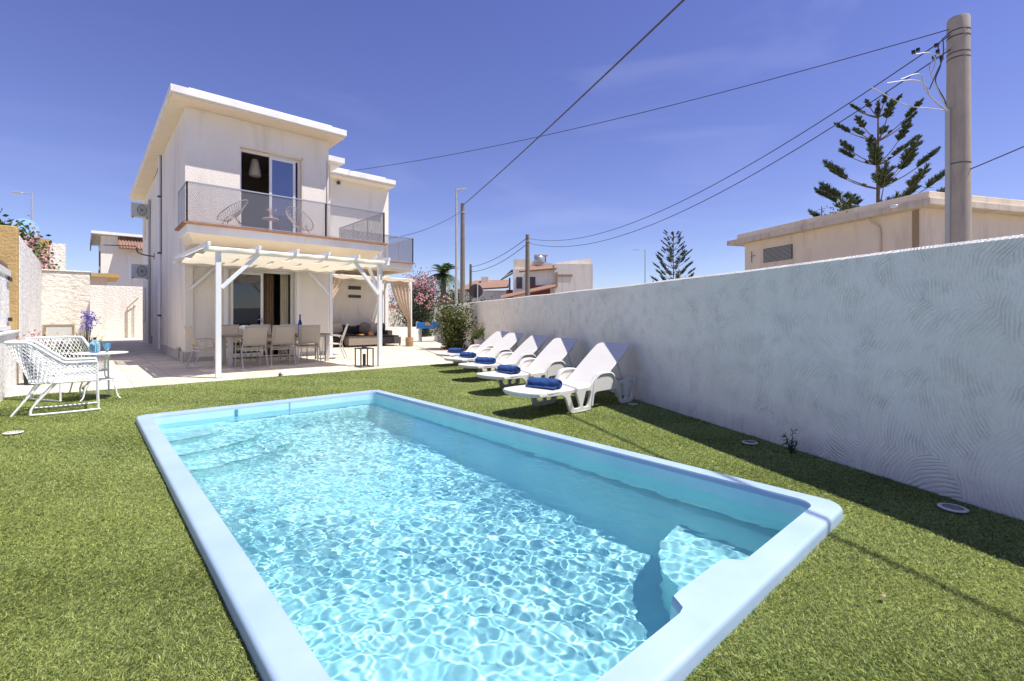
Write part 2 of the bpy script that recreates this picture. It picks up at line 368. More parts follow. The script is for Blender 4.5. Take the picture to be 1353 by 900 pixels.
def tag(o, label=None, cat=None, group=None, kind=None):
    if label: o['label'] = label
    if cat: o['category'] = cat
    if group: o['group'] = group
    if kind: o['kind'] = kind
    return o
def empty(name, loc, label, cat, group=None, rz=0):
    o = bpy.data.objects.new(name, None); COL.objects.link(o); o.location = loc; o.rotation_euler = (0, 0, rz); o.empty_display_size = .2
    return tag(o, label, cat, group)
KIDS = {}
def copy_tree(o, loc=None, rz=None, label=None, scale=None):
    def rec(o, par):
        c = o.copy(); COL.objects.link(c)
        if par: c.parent = par
        for ch in o.children: rec(ch, c)
        return c
    c = rec(o, None)
    if loc is not None: c.location = loc
    if rz is not None: c.rotation_euler = (0, 0, rz)
    if label: c['label'] = label
    if scale: c.scale = scale
    return c
def catmull(pts, k=6, closed=False):
    P = [Vector(p) for p in pts]; n = len(P); o = []
    rngi = range(n if closed else n-1)
    for i in rngi:
        g = (lambda j: P[j % n]) if closed else (lambda j: P[max(0, min(n-1, j))])
        a, b, c, d = g(i-1), g(i), g(i+1), g(i+2)
        for q in range(k):
            t = q/k; o.append(.5*((2*b)+(c-a)*t+(2*a-5*b+4*c-d)*t*t+(3*b-a-3*c+d)*t**3))
    if not closed: o.append(P[-1])
    return o
def plate(name, outlines, depth, m, parent, M4, bevel=.005, smoothk=0):
    """flat plate with holes: 2D outlines filled, given depth and a rounded edge, placed by matrix M4"""
    cu = bpy.data.curves.new(name, 'CURVE'); cu.dimensions = '2D'; cu.fill_mode = 'BOTH'; cu.extrude = depth/2-bevel; cu.bevel_depth = bevel; cu.bevel_resolution = 1
    for ol in outlines:
        pts = [Vector((p[0], p[1], 0)) for p in ol]
        if smoothk: pts = catmull(pts, smoothk, True)
        sp = cu.splines.new('POLY'); sp.points.add(len(pts)-1)
        for i, p in enumerate(pts): sp.points[i].co = (p.x, p.y, 0, 1)
        sp.use_cyclic_u = True
    tmp = bpy.data.objects.new('tmp', cu); COL.objects.link(tmp)
    dg = bpy.context.evaluated_depsgraph_get(); dg.update()
    me = bpy.data.meshes.new_from_object(tmp.evaluated_get(dg)); bpy.data.objects.remove(tmp)
    me.transform(M4); me.name = name
    me.materials.clear(); me.materials.append(M[m])
    o = bpy.data.objects.new(name, me); COL.objects.link(o); o.parent = parent
    return o
def npmesh(name, verts, faces_n, m, parent=None, tint=None, per=4):
    """verts (k,per,3) separate polygons"""
    k = verts.shape[0]; me = bpy.data.meshes.new(name)
    me.vertices.add(k*per); me.vertices.foreach_set('co', verts.reshape(-1).astype(np.float32))
    me.loops.add(k*per); me.loops.foreach_set('vertex_index', np.arange(k*per, dtype=np.int32))
    me.polygons.add(k); me.polygons.foreach_set('loop_start', np.arange(0, k*per, per, dtype=np.int32)); me.polygons.foreach_set('loop_total', np.full(k, per, dtype=np.int32))
    if tint is not None:
        a = me.attributes.new('tint', 'FLOAT', 'POINT'); a.data.foreach_set('value', np.repeat(tint, per).astype(np.float32))
    me.update(calc_edges=True); me.materials.append(M[m])
    o = bpy.data.objects.new(name, me); COL.objects.link(o)
    if parent: o.parent = parent
    return o
def unit(a): return a/np.maximum(np.linalg.norm(a, axis=1, keepdims=True), 1e-9)
def leaves(name, pos, size, m, parent=None, direction=None, ratio=.45, spread=1.0, tint=None):
    """pointed four-sided leaves at positions pos, axis = direction + random"""
    k = len(pos); d = rng.normal(size=(k, 3))*spread
    if direction is not None: d = d+direction
    d = unit(d); q = unit(np.cross(d, rng.normal(size=(k, 3))))
    sz = (size*(.6+.8*rng.random(k)))[:, None]
    a = pos; b = pos+d*sz*.5+q*sz*ratio*.5; c = pos+d*sz; e = pos+d*sz*.5-q*sz*ratio*.5
    v = np.stack([a, b, c, e], 1)
    return npmesh(name, v, None, m, parent, rng.random(k) if tint is None else tint)

# ------------------------------------------------------------------ setting: ground, lawn, paving
PX0, PX1, PY0, PY1 = .42, 3.32, .76, 6.74      # pool outer rim
WA, WD = Vector((3.94, .07)), Vector((.4375, .8992))   # foot of the perimeter wall and its direction
def wallpt(t, off=0): return (WA.x+WD.x*t+WD.y*off, WA.y+WD.y*t-WD.x*off)
def ring(name, outer, z, m, kind='structure'):
    # a sheet with the pool's hole
    h = [(PX0+.03, PY0+.03), (PX1-.03, PY0+.03), (PX1-.03, PY1-.03), (PX0+.03, PY1-.03)]
    mb = MB(); mb.add([(x, y, z) for x, y in outer]+[(x, y, z) for x, y in h], [(0, 1, 5, 4), (1, 2, 6, 5), (2, 3, 7, 6), (3, 0, 4, 7)])
    return tag(mb.build(name, m), kind=kind)
G = ring('ground', [(-3000, -3000), (3000, -3000), (3000, 3000), (-3000, 3000)], -.03, 'asphalt')
a = wallpt(-4.2); b = wallpt(11.05)
lawn = ring('lawn', [(-.85, -4), (a[0], -4), (b[0], 10.0), (-.85, 10.0)], 0, 'turf_base')
mb = MB()
mb.add([(-1.0, 10.0, .004), (b[0]+.0, 10.0, .004), (17.2, 27.3, .004), (17.2, 40, .004), (-3, 40, .004), (-3, 12, .004), (-1.0, 12, .004)], [(0, 1, 2, 3, 4, 5, 6)])
tag(mb.build('terrace', 'paving'), kind='structure')

# turf blades as one mass
def turf():
    cx, sx = math.cos(R(YAW)), math.sin(R(YAW))
    V = []; T = []
    bands = [(0.9, 2.2, 60000, 1.0), (2.2, 3.6, 36000, 1.15), (3.6, 5.5, 18000, 1.5), (5.5, 8, 7500, 2.0), (8, 14.5, 3800, 2.6)]
    for d0, d1, dens, wf in bands:
        x0, x1, y0, y1 = -.85, 8.8, -1, 10.05
        n = int((x1-x0)*(y1-y0)*dens)
        x = rng.uniform(x0, x1, n); y = rng.uniform(y0, y1, n)
        Y = x*sx+y*cx; X = x*cx-y*sx
        k = (Y > d0) & (Y <= d1) & (np.abs(X/Y) < 1.22) & (1.15/Y*630 < 570)
        k &= ~((x > PX0-.0) & (x < PX1+.0) & (y > PY0-.0) & (y < PY1+.0))
        wx = WA.x+(y-WA.y)*WD.x/WD.y
        k &= x < wx-.005
        k &= y < 10.0+.03*np.sin(x*9)+.02*np.sin(x*31)
        x = x[k]; y = y[k]; n = len(x)
        # lay of the pile: slowly turning preferred lean
        ph = 1.8*np.sin(x*1.3+.5)+1.5*np.cos(y*1.1)+.9*np.sin(x*4.1+y*3.2)
        lean = np.stack([np.cos(ph), np.sin(ph)], 1)*.30+rng.normal(size=(n, 2))*.85
        h = rng.uniform(.006, .015, n)*(1+.12*np.log(wf+.001))*(1+.22*np.sin(x*7+y*2)*np.sin(y*6-x*3))
        p = np.stack([x, y, np.zeros(n)], 1); mid = p.copy(); mid[:, :2] += lean*h[:, None]*.35; mid[:, 2] = h*.62
        tip = p.copy(); tip[:, :2] += lean*h[:, None]*1.1; tip[:, 2] = h*rng.uniform(.75, 1.0, n)
        w = rng.uniform(.0007, .0014, n)*wf*1.15; th = rng.uniform(0, PI, n); q = np.stack([np.cos(th), np.sin(th), np.zeros(n)], 1)*w[:, None]
        V.append(np.stack([p-q, p+q, mid+q*.8, tip, mid-q*.8], 1))
        patch = .5+.25*np.sin(x*2.1+1)*np.cos(y*1.7)+.15*np.sin(x*5+y*4)
        t = np.clip(rng.normal(.42, .30, n)+(patch-.5)*.45, 0, 1); br = rng.random(n) < .08; t[br] = 1; dk = rng.random(n) < .12; t[dk] = 0
        T.append(t)
    V = np.concatenate(V); T = np.concatenate(T)
    return tag(npmesh('grass', V, None, 'turf', tint=T, per=5), 'short artificial turf blades around the pool', 'grass', kind='stuff')
turf()

# ------------------------------------------------------------------ pool
def rrect(x0, x1, y0, y1, r, na=10, nx=60, ny=110):
    pts = []
    def arc(cx, cy, a0):
        for i in range(na): t = a0+PI/2*i/na; pts.append((cx+r*math.cos(t), cy+r*math.sin(t)))
    def seg(a, b, n):
        for i in range(n): pts.append((a[0]+(b[0]-a[0])*i/n, a[1]+(b[1]-a[1])*i/n))
    arc(x1-r, y1-r, 0); seg((x1-r, y1), (x0+r, y1), nx)
    arc(x0+r, y1-r, PI/2); seg((x0, y1-r), (x0, y0+r), ny)
    arc(x0+r, y0+r, PI); seg((x0+r, y0), (x1-r, y0), nx)
    arc(x1-r, y0+r, 1.5*PI); seg((x1, y0+r), (x1, y1-r), ny)
    return pts
pool = empty('swimming_pool', ((PX0+PX1)/2, (PY0+PY1)/2, 0), 'pale blue fibreglass swimming pool with raised rounded rim set in the artificial lawn', 'swimming pool')
pc = Vector(((PX0+PX1)/2, (PY0+PY1)/2, 0))
def rings(specs, notch=True):
    mb = MB(); n = None; allp = []
    for (ins, z, r, nf) in specs:
        pts = rrect(PX0+ins, PX1-ins, PY0+ins, PY1-ins, r)
        q = []
        for x, y in pts:
            if nf and y < PY0+ins+.12 and 1.6 < x < 2.25:
                k = min(1, max(0, (x-1.66)/.05), max(0, (2.19-x)/.05)); k = max(0, min(1, min((x-1.66)/.05, (2.19-x)/.05)))
                y += .075*nf*k
            q.append((x-pc.x, y-pc.y, z))
        allp.append(q); n = len(q)
    for q in allp: mb.v += q
    for i in range(len(allp)-1):
        for j in range(n): mb.f.append((i*n+j, i*n+(j+1) % n, (i+1)*n+(j+1) % n, (i+1)*n+j))
    return mb
rim = rings([(.0, -.03, .13, 0), (0, .045, .13, 0), (.003, .056, .128, 0), (.010, .064, .12, 0), (.022, .068, .11, 0), (.118, .066, .10, 1), (.13, .068, .10, 1), (.137, .055, .10, 1), (.14, .03, .10, 1)])
ro = rim.build('rim', 'pool', pool, smooth=True)
sh = rings([(.14, .03, .10, 1), (.145, -.06, .10, 1), (.15, -.16, .11, 0), (.16, -.32, .13, 0), (.165, -.34, .13, 0), (.08, -.345, .12, 0), (.08, -.405, .12, 0), (.17, -.43, .13, 0), (.19, -.45, .14, 0), (.26, -.6, .17, 0), (.33, -.9, .2, 0), (.37, -1.02, .22, 0), (.44, -1.08, .22, 0), (.6, -1.10, .2, 0)])
n = len(rrect(0, 4, 0, 9, .1)); k = len(sh.v)//n
sh.f.append(tuple((k-1)*n+j for j in range(n)))
so_ = sh.build('shell', 'pool_in', pool, smooth=True)
# corner steps at the far left, seat block added at the near right to give a sunlit patch
def quarter(cx, cy, sx, sy, r, z0, z1, name):
    mb = MB(); pts = [(0, 0)]
    for i in range(17): t = PI/2*i/16; pts.append((sx*r*math.cos(t)**.8 if math.cos(t) > 0 else 0, sy*r*math.sin(t)**.8 if math.sin(t) > 0 else 0))
    vs = [(cx+x-pc.x, cy+y-pc.y, z) for z in (z0, z1) for x, y in pts]; m_ = len(pts)
    fs = [tuple(range(m_)), tuple(range(2*m_-1, m_-1, -1))]+[(i, (i+1) % m_, m_+(i+1) % m_, m_+i) for i in range(m_)]
    mb.add(vs, fs); o = mb.build(name, 'pool_in', pool, bevel=.02); return o
steps = [quarter(PX0+.2, PY1-.2, 1, -1, rr, -1.27, zz, 'step') for rr, zz in ((.62, -.27), (.98, -.52), (1.32, -.77))]
steps.append(quarter(PX1-.2, PY0+.15, -1, 1, .76, -1.27, -.64, 'seat'))
mb = MB(); mb.box(1.37-pc.x, 1.405-pc.x, PY1-.152-pc.y, PY1-.135-pc.y, -.10, .03); mb.build('inlet_jet', mat('jet', (.10, .30, .45), .4), pool, bevel=.004)
mb = MB(); mb.box(2.0-pc.x, 2.012-pc.x, PY1-.15-pc.y, PY1-.139-pc.y, -.1, .05); mb.build('seam', 'pool', pool)
for o in [so_, ro]+steps: o.cycles.is_caustics_receiver = True
# water sheet
def water():
    x0, x1, y0, y1 = PX0+.135, PX1-.135, PY0+.135, PY1-.135; d = .008
    nx = int((x1-x0)/d); ny = int((y1-y0)/d)
    xs = np.linspace(x0, x1, nx+1); ys = np.linspace(y0, y1, ny+1); X, Y = np.meshgrid(xs, ys, indexing='ij'); Z = np.zeros_like(X)
    r = np.random.default_rng(3)
    for i in range(120):
        lam = .042*(6)**(r.random()**1.15); th = r.normal(R(20), .7); a = .0125*lam**1.2*r.uniform(.4, 1.3)*.108
        kx, ky = 2*PI/lam*math.cos(th), 2*PI/lam*math.sin(th); ph = r.uniform(0, 6.28)
        wx, wy = r.uniform(0, 6.28), r.uniform(0, 6.28)
        Z += a*np.sin(kx*X+ky*Y+ph+.8*np.sin(1.7*X+wx)+.8*np.sin(1.3*Y+wy))
    Z *= .95+.32*np.sin(1.9*X+.8*Y+.4)*np.sin(1.3*Y-.9*X+1.2)+.14*np.sin(4.1*X+2.6*Y)
    v = np.stack([X-pc.x, Y-pc.y, Z-.045], -1).reshape(-1, 3)
    me = bpy.data.meshes.new('water'); me.vertices.add(len(v)); me.vertices.foreach_set('co', v.reshape(-1).astype(np.float32))
    i, j = np.meshgrid(np.arange(nx), np.arange(ny), indexing='ij'); m_ = ny+1
    q = np.stack([i*m_+j, (i+1)*m_+j, (i+1)*m_+j+1, i*m_+j+1], -1).reshape(-1, 4)
    me.loops.add(q.size); me.loops.foreach_set('vertex_index', q.reshape(-1).astype(np.int32)); me.polygons.add(len(q))
    me.polygons.foreach_set('loop_start', np.arange(0, q.size, 4, dtype=np.int32)); me.polygons.foreach_set('loop_total', np.full(len(q), 4, dtype=np.int32))
    me.update(calc_edges=True); me.polygons.foreach_set('use_smooth', [True]*len(q)); me.materials.append(M['water'])
    o = bpy.data.objects.new('water', me); COL.objects.link(o); o.location = pc
    o.cycles.is_caustics_caster = True
    tag(o, kind='structure'); return o
water()

# ------------------------------------------------------------------ perimeter wall (right)
def uvwall(name, pts, heights, th, m, label, base=-.02):
    """wall along a plan polyline with per-vertex height; UV in metres"""
    root = empty(name, (pts[0][0], pts[0][1], 0), label, 'wall')
    o0 = Vector((pts[0][0], pts[0][1], 0)); vs = []; fs = []; us = []; L_ = 0; n = len(pts)
    P = [Vector(p).to_2d() for p in pts]; side = []
    for i in range(n):
        d = (P[min(i+1, n-1)]-P[max(i-1, 0)]).normalized(); side.append(Vector((d.y, -d.x)))
    for i, p in enumerate(P):
        if i: L_ += (P[i]-P[i-1]).length
        q = p+side[i]*th; h = heights[i]
        for (pp, z) in ((p, base), (p, h-.02), (p+side[i]*.02, h), (q-side[i]*.02, h), (q, h-.02), (q, base)):
            vs.append((pp.x-o0.x, pp.y-o0.y, z)); us.append((L_, z))
    for i in range(n-1):
        for j in range(5): fs.append((i*6+j, i*6+j+1, (i+1)*6+j+1, (i+1)*6+j))
    fs += [tuple(range(5, -1, -1)), tuple((n-1)*6+j for j in range(6))]
    me = bpy.data.meshes.new('render_coat'); me.from_pydata(vs, [], fs); uv = me.uv_layers.new(name='UVMap')
    for l in me.loops: uv.data[l.index].uv = us[l.vertex_index]
    me.materials.append(M[m]); me.validate(); o = bpy.data.objects.new('masonry', me); COL.objects.link(o); o.parent = root
    return root
pts = []; hs = []
for i in range(0, 36):
    t = -4.2+i*.8
    if t > 23: break
    pts.append(wallpt(t)); hs.append(1.625+max(0, t-4)*.0095+.004*math.sin(t*2.3))
e = pts[-1]
pts += [(e[0]-.05, e[1]+.45), (e[0]-.35, e[1]+.72)]; hs += [hs[-1]-.02, hs[-1]-.12]
uvwall('perimeter_wall', pts, hs, .2, 'combed', 'long white wall with fan shaped combed plaster running behind the sun loungers')

# ------------------------------------------------------------------ villa
HX0, HX1, HY = 1.94, 5.64, 14.8
villa = empty('villa', (HX0, HY, 0), 'two storey white villa with flat overhanging roof and grey railed balconies', 'house')
vo = Vector((HX0, HY, 0))
class VB(MB):
    def build(s, name, m, parent=villa, **k):
        s.v = [(v[0]-vo.x, v[1]-vo.y, v[2]) for v in s.v]; return MB.build(s, name, m, parent, **k)
def boxes(name, m, L_, parent=villa, **k):
    b = VB()
    for x in L_: b.box(*x)
    if name in ('plinth', 'room_floor', 'window'): return each(b, name, m, parent, VB, **k)[0]
    return b.build(name, m, parent, **k)
YF = HY; D = .3
# front facade with two openings
boxes('wall', 'plaster', [
    (HX0, 2.94, YF, YF+D, 0, 6.62), (4.64, HX1, YF, YF+D, 0, 3.42), (4.84, HX1, YF, YF+D, 3.42, 6.62),
    (2.94, 4.64, YF, YF+D, 2.50, 3.30), (2.94, 3.20, YF, YF+D, 3.30, 6.62), (3.20, 4.84, YF, YF+D, 5.87, 6.62), (3.20, 4.64, YF, YF+D, 3.30, 3.40)])
boxes('wall', 'plaster', [(HX0+.001, HX0+.3, YF+D, 20.0, 0, 6.62)])
boxes('wall', 'plaster', [(HX0+.10, HX0+.4, 20.0, 28.2, 0, 6.62)])
boxes('wall', 'plaster', [(HX1-.3, HX1-.001, YF+D, 28.2, 0, 6.62), (HX0+.4, HX1-.3, 27.9, 28.2, 0, 6.62)])
boxes('plinth', 'stone_post', [(HX0-.035, HX0+.10, YF+.1, 19.6, .0, .26), (HX0+.20, 2.9, YF-.02, YF+.02, .0, .12), (4.66, HX1, YF-.02, YF+.02, 0, .12)])
boxes('pilaster', 'stone_post', [(HX0-.02, HX0+.2, YF-.10, YF-.022, 0, .26)]); boxes('pilaster', 'plaster', [(HX0-.012, HX0+.16, YF-.07, YF-.002, .26, 3.1)])
# roof slabs
boxes('roof', 'roof_trim', [(1.56, 5.96, 14.18, 28.4, 6.68, 6.86), (1.95, 5.55, 14.30, 28.2, 6.86, 6.93)], bevel=.01)
boxes('soffit', 'soffit', [(1.60, 5.92, 14.22, 28.36, 6.625, 6.678)])
boxes('roof', 'roof_trim', [(5.97, 6.82, 16.4, 28.0, 6.57, 6.75), (6.0, 6.6, 16.6, 28.0, 6.75, 6.81)])
boxes('wall', 'plaster', [(HX1, 6.5, 16.9, 17.15, 0, 6.57)])
boxes('wall', 'plaster', [(6.5, 10.15, 19.6, 19.9, 0, 6.89), (9.85, 10.14, 19.9, 28, 0, 6.89), (6.5-.2, 6.5, 17.15, 19.9, 0, 6.57)])
boxes('roof', 'roof_trim', [(6.83, 10.18, 18.98, 28.1, 6.99, 7.17), (7.0, 9.75, 19.1, 28.1, 7.17, 7.24)]); boxes('soffit', 'soffit', [(6.87, 10.16, 19.02, 28, 6.89, 6.988)])
# balcony slabs
bal = boxes('balcony', 'roof_trim', [(1.80, 6.82, 13.46, 14.80, 3.17, 3.37), (5.645, 6.82, 14.80, 16.9, 3.17, 3.37)])
boxes('tile_edge', 'terracotta', [(1.72, 6.90, 13.38, 13.50, 3.37, 3.42), (1.72, 1.80, 13.50, 14.80, 3.37, 3.42), (6.82, 6.90, 13.50, 16.9, 3.37, 3.42)], bal)
boxes('floor_tiles', 'terracotta', [(1.80, 6.82, 13.50, 14.80, 3.37, 3.40), (5.645, 6.82, 14.8, 16.9, 3.37, 3.40)], bal)
b = VB(); b.add([(1.86, 13.52, 3.169), (6.78, 13.52, 3.169), (6.6, 13.95, 2.98), (2.0, 13.95, 2.98), (1.95, 14.8, 2.98), (1.86, 14.8, 3.169), (6.6, 14.8, 2.98), (6.78, 14.8, 3.169)],
    [(0, 3, 2, 1), (3, 4, 6, 2), (0, 5, 4, 3), (1, 2, 6, 7)]); b.build('underside', 'soffit', bal)
bal2 = boxes('balcony', 'roof_trim', [(6.90, 9.95, 17.15, 19.6, 3.12, 3.33)])
boxes('tile_edge', 'terracotta', [(6.92, 10.02, 17.07, 17.19, 3.33, 3.38), (9.93, 10.02, 17.19, 19.6, 3.33, 3.38)], bal2)
boxes('underside', 'soffit', [(7.0, 9.9, 17.2, 19.6, 3.02, 3.119)], bal2)
def railing(segs, parent, z0=3.42, z1=4.36):
    r = VB(); s_ = VB()
    for (a, b_, posts) in segs:
        a = Vector(a+(0,)); b_ = Vector(b_+(0,))
        r.bar(a+Vector((0, 0, z1)), b_+Vector((0, 0, z1)), .03, .03); r.bar(a+Vector((0, 0, z0+.03)), b_+Vector((0, 0, z0+.03)), .02, .02)
        for i in range(posts+1):
            p = a.lerp(b_, i/posts); r.bar(p+Vector((0, 0, z0)), p+Vector((0, 0, z1)), .03, .03)
        s_.add([a+Vector((0, 0, z0+.04)), b_+Vector((0, 0, z0+.04)), b_+Vector((0, 0, z1-.015)), a+Vector((0, 0, z1-.015))], [(0, 1, 2, 3)])
    ro = r.build('railing', 'grey_metal', parent); s_.build('screen', 'screen', ro)
    for o in ro.children: o.parent = ro
railing([((1.80, 13.46), (5.05, 13.46), 1), ((5.05, 13.46), (6.82, 13.46), 1), ((1.80, 14.8), (1.80, 13.46), 1), ((6.82, 13.46), (6.82, 16.85), 3)], bal)
railing([((7.0, 17.13), (9.95, 17.13), 2), ((9.95, 17.13), (9.95, 19.55), 2)], bal2, 3.38, 4.38)
# sliding doors
def door(x0, x1, z0, z1, glassx, gm, cm, side_post):
    f = .065; y = YF+.16
    b = VB()
    b.box(x0, x0+f, y, y+.06, z0, z1); b.box(x1-f, x1, y, y+.06, z0, z1); b.box(x0+f, x1-f, y, y+.06, z1-f, z1); b.box(x0+f, x1-f, y, y+.06, z0, z0+.03)
    fr = b.build('window', 'whitepaint')
    g0, g1 = glassx
    b = VB(); y2 = y+.005
    for (a, c) in ((g0, g0+.07), (g1-.07, g1)): b.box(a, c, y2-.04, y2-.002, z0+.03, z1-f)
    b.box(g0+.07, g1-.07, y2-.04, y2-.002, z1-f-.07, z1-f); b.box(g0+.07, g1-.07, y2-.04, y2-.002, z0+.03, z0+.12); b.build('sash', 'whitepaint', fr)
    boxes('pane', gm, [(g0+.07, g1-.07, y2-.025, y2-.018, z0+.12, z1-f-.07)], fr)
    if cm:
        c = VB(); c.grid(lambda u, v: (cm[0]+(cm[1]-cm[0])*u, y+.16+.025*math.sin(u*28), z0+.05+(z1-z0-.1)*v), 40, 1); c.build('curtain', cm[2], fr, smooth=True)
    return fr
d1 = door(2.94, 4.64, .04, 2.50, (2.99, 3.82), 'glass', (4.33, 4.56, 'canvas'), 0)
boxes('door_handle', 'grey_metal', [(3.775, 3.79, YF+.07, YF+.12, 1.0, 1.14), (3.66, 3.78, YF+.065, YF+.08, 1.09, 1.11)], d1)
d2 = door(3.20, 4.84, 3.43, 5.87, (3.98, 4.70), 'glass_up', (4.60, 4.69, 'sheer'), 0)
boxes('reveal', 'soffit', [(3.18, 4.86, YF-.004, YF-.001, 5.87, 5.93), (4.84, 4.90, YF-.004, YF-.001, 3.43, 5.93)], d2)
boxes('shutter_box', 'whitepaint', [(2.80, 2.90, YF-.03, YF-.002, 0.02, 2.62), (4.68, 4.78, YF-.03, YF-.002, 0.02, 2.62), (2.90, 4.68, YF-.03, YF-.002, 2.54, 2.62)], d1)
b = VB(); b.tube([(HX1-.05, YF-.02, 6.0), (HX1-.06, YF-.02, 3.5)], .012, 5); b.build('cable', 'pole_grey')
b = VB(); b.tube([(6.9, 19.57, 6.2), (6.95, 19.57, 6.75)], .02, 5); b.build('bracket', 'dark_metal')
boxes('insulator', 'dark_metal', [(7.80, 7.92, 19.50, 19.60, 7.10-.4, 7.22-.4)])
b = VB(); b.tube(catmull([(HX0-.02, 22.0, 6.3), (HX0-.03, 21, 6.28), (HX0-.03, 20.2, 6.32), (HX0-.03, 19.95, 5.0)], 4), .01, 4); b.build('cable', 'dark_metal')
# rooms behind the doors
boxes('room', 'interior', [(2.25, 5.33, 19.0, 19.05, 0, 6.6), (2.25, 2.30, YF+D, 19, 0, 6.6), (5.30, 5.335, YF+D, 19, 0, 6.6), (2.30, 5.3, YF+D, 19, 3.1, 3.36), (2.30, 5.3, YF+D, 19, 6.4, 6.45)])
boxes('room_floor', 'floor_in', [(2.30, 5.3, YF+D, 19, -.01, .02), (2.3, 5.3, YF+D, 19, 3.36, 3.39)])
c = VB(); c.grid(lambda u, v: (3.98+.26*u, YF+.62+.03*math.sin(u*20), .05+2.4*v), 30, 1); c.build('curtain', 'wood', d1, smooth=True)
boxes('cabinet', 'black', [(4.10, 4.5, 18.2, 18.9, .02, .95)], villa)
# drain pipes on the long side wall
b = VB(); b.tube([(HX0-.05, 19.9, .1), (HX0-.05, 19.9, 6.6)], .045, 8); pp = b.build('downpipe', 'whitepaint', smooth=True)
b = VB()
for z in (1.2, 3.3, 5.2): b.tube([(HX0-.05, 19.9, z), (HX0-.05, 19.9, z+.06)], .06, 8)
each(b, 'bracket', 'dark_metal', pp, VB)
b = VB(); b.tube([(HX0-.0, 19.78, 3.3), (HX0-.0, 19.78, 6.6)], .03, 6); b.build('downpipe', 'dark_metal', smooth=True)
b = VB(); b.tube([(HX0+.05, 24.5, .1), (HX0+.05, 24.5, 6.0)], .04, 8); b.build('downpipe', 'pole_grey', smooth=True)
boxes('window', 'soffit', [(HX0+.06, HX0+.099, 26.7, 27.6, 1.0, 2.5), (HX0+.06, HX0+.099, 26.7, 27.6, 4.6, 6.0)])
boxes('vent_box', 'stone_post', [(HX0-.06, HX0-.037, 15.5, 15.9, .06, .34)]); boxes('vent_box', 'stone_post', [(HX0+.02, HX0+.099, 24.0, 24.4, .1, .4)])
for xx in (7.0, 8.3):
    boxes('vent', 'dark_metal', [(xx, xx+.55, 19.575, 19.599, 2.35, 2.5)]); boxes('vent', 'dark_metal', [(xx, xx+.55, 19.575, 19.599, 2.0, 2.12)])
# air conditioners
def ac_unit(loc, label):
    t = empty('air_conditioner', loc, label, 'air conditioner', 'air conditioners on the side wall', R(90))
    t.scale = (.9, .68, .95)
    MB().box(-.34, 0, -.42, .42, 0, .58).build('casing', 'ac', t, bevel=.015)
    m = MB(); m.tube([(-.345, -.08+.22*math.cos(a), .29+.22*math.sin(a)) for a in np.linspace(0, 2*PI, 20)[:-1]], .012, 6, True)
    for a in range(0, 180, 30): m.bar((-.35, -.08-.22*math.cos(R(a)), .29-.22*math.sin(R(a))), (-.35, -.08+.22*math.cos(R(a)), .29+.22*math.sin(R(a))), .008, .008)
    m.build('fan_grille', 'dark_metal', t)
    m = MB(); m.box(-.38, .02, -.36, -.32, -.04, -.001); m.box(-.38, .02, .32, .36, -.04, -.001); each(m, 'bracket', 'dark_metal', t)
    m = MB(); m.tube(catmull([(-.1, -.43, .2), (-.02, -.5, .1), (.0, -.52, -.3), (.0, -.52, -.9)], 4), .02, 6); m.build('hose', 'dark_metal', t)
ac_unit((HX0-.24, 24.9, 5.27), 'upper grey air conditioner box fixed high on the side wall of the villa')
ac_unit((HX0-.24, 24.9, 2.78), 'lower grey air conditioner box fixed at door height on the side wall of the villa')
t = empty('wall_bracket', (HX0+.1, 23.2, 3.55), 'dark metal arm sticking out of the side wall between the two air conditioners', 'bracket')
m = MB(); m.tube(catmull([(0, 0, 0), (-.25, 0, .02), (-.5, 0, .1), (-.55, 0, .3)], 4), .025, 6); m.tube([(-.55, 0, .34), (-1.5, .4, .34)], .02, 6); m.build('arm', 'dark_metal', t, smooth=True)
MB().box(-.012, 0, -.1, .1, -.1, .12).build('plate', 'dark_metal', t)
# pendant
t = empty('pendant_lamp', (3.74, 15.5, 5.30), 'pale woven pendant lamp hanging inside the open upstairs door', 'lamp')
m = MB(); m.lathe([(.05, .52), (.09, .50), (.17, .12), (.16, .02), (.06, 0)], 14); m.build('lamp_shade', 'cush_l', t, smooth=True)
MB().tube([(0, 0, .52), (0, 0, 1.1)], .006, 5).build('cord', 'dark_metal', t)

# ------------------------------------------------------------------ balcony chairs (round string chairs)
def string_chair(loc, rz, label):
    t = empty('string_chair', loc, label, 'chair', 'round string chairs on the balcony', rz)
    rot = Matrix.Rotation(R(-38), 3, 'Y')
    def rimp(a, k=1.0): # egg shaped rim, back (‑x) higher
        return rot @ Vector((.44*k*math.cos(a)-.0, .37*k*math.sin(a), 0)) + Vector((0, 0, .56))
    c0 = Vector((.02, 0, .30))
    m = MB(); m.tube([rimp(a) for a in np.linspace(0, 2*PI, 33)[:-1]], .012, 6, True); m.build('rim', 'alu', t)
    m = MB()
    for a in np.linspace(0, 2*PI, 37)[:-1]:
        p = rimp(a); m.tube([p, p.lerp(c0, .5)+Vector((0, 0, -.05)), c0+(p-c0)*.16], .006, 4)
    m.tube([c0+(rimp(a)-c0)*.16 for a in np.linspace(0, 2*PI, 17)[:-1]], .008, 5, True); m.build('cords', 'cush_l', t)
    for s_ in (-1, 1):
        MB().tube([(-.1, .10*s_, .36), (-.26, .26*s_, 0)], .010, 5).build('leg', 'dark_metal', t); MB().tube([(.1, .10*s_, .33), (.30, .24*s_, 0)], .010, 5).build('leg', 'dark_metal', t)
    return t
string_chair((2.88, 14.1, 3.40), R(-25), 'grey round string chair at the left end of the upstairs balcony')
string_chair((4.55, 14.1, 3.40), R(205), 'grey round string chair right of the flower table on the upstairs balcony')
t = empty('side_table', (3.78, 14.05, 3.40), 'small round side table between the two balcony chairs', 'table')
MB().lathe([(.2, .42), (.21, .435), (.2, .45)], 18).build('table_top', 'cush_l', t)
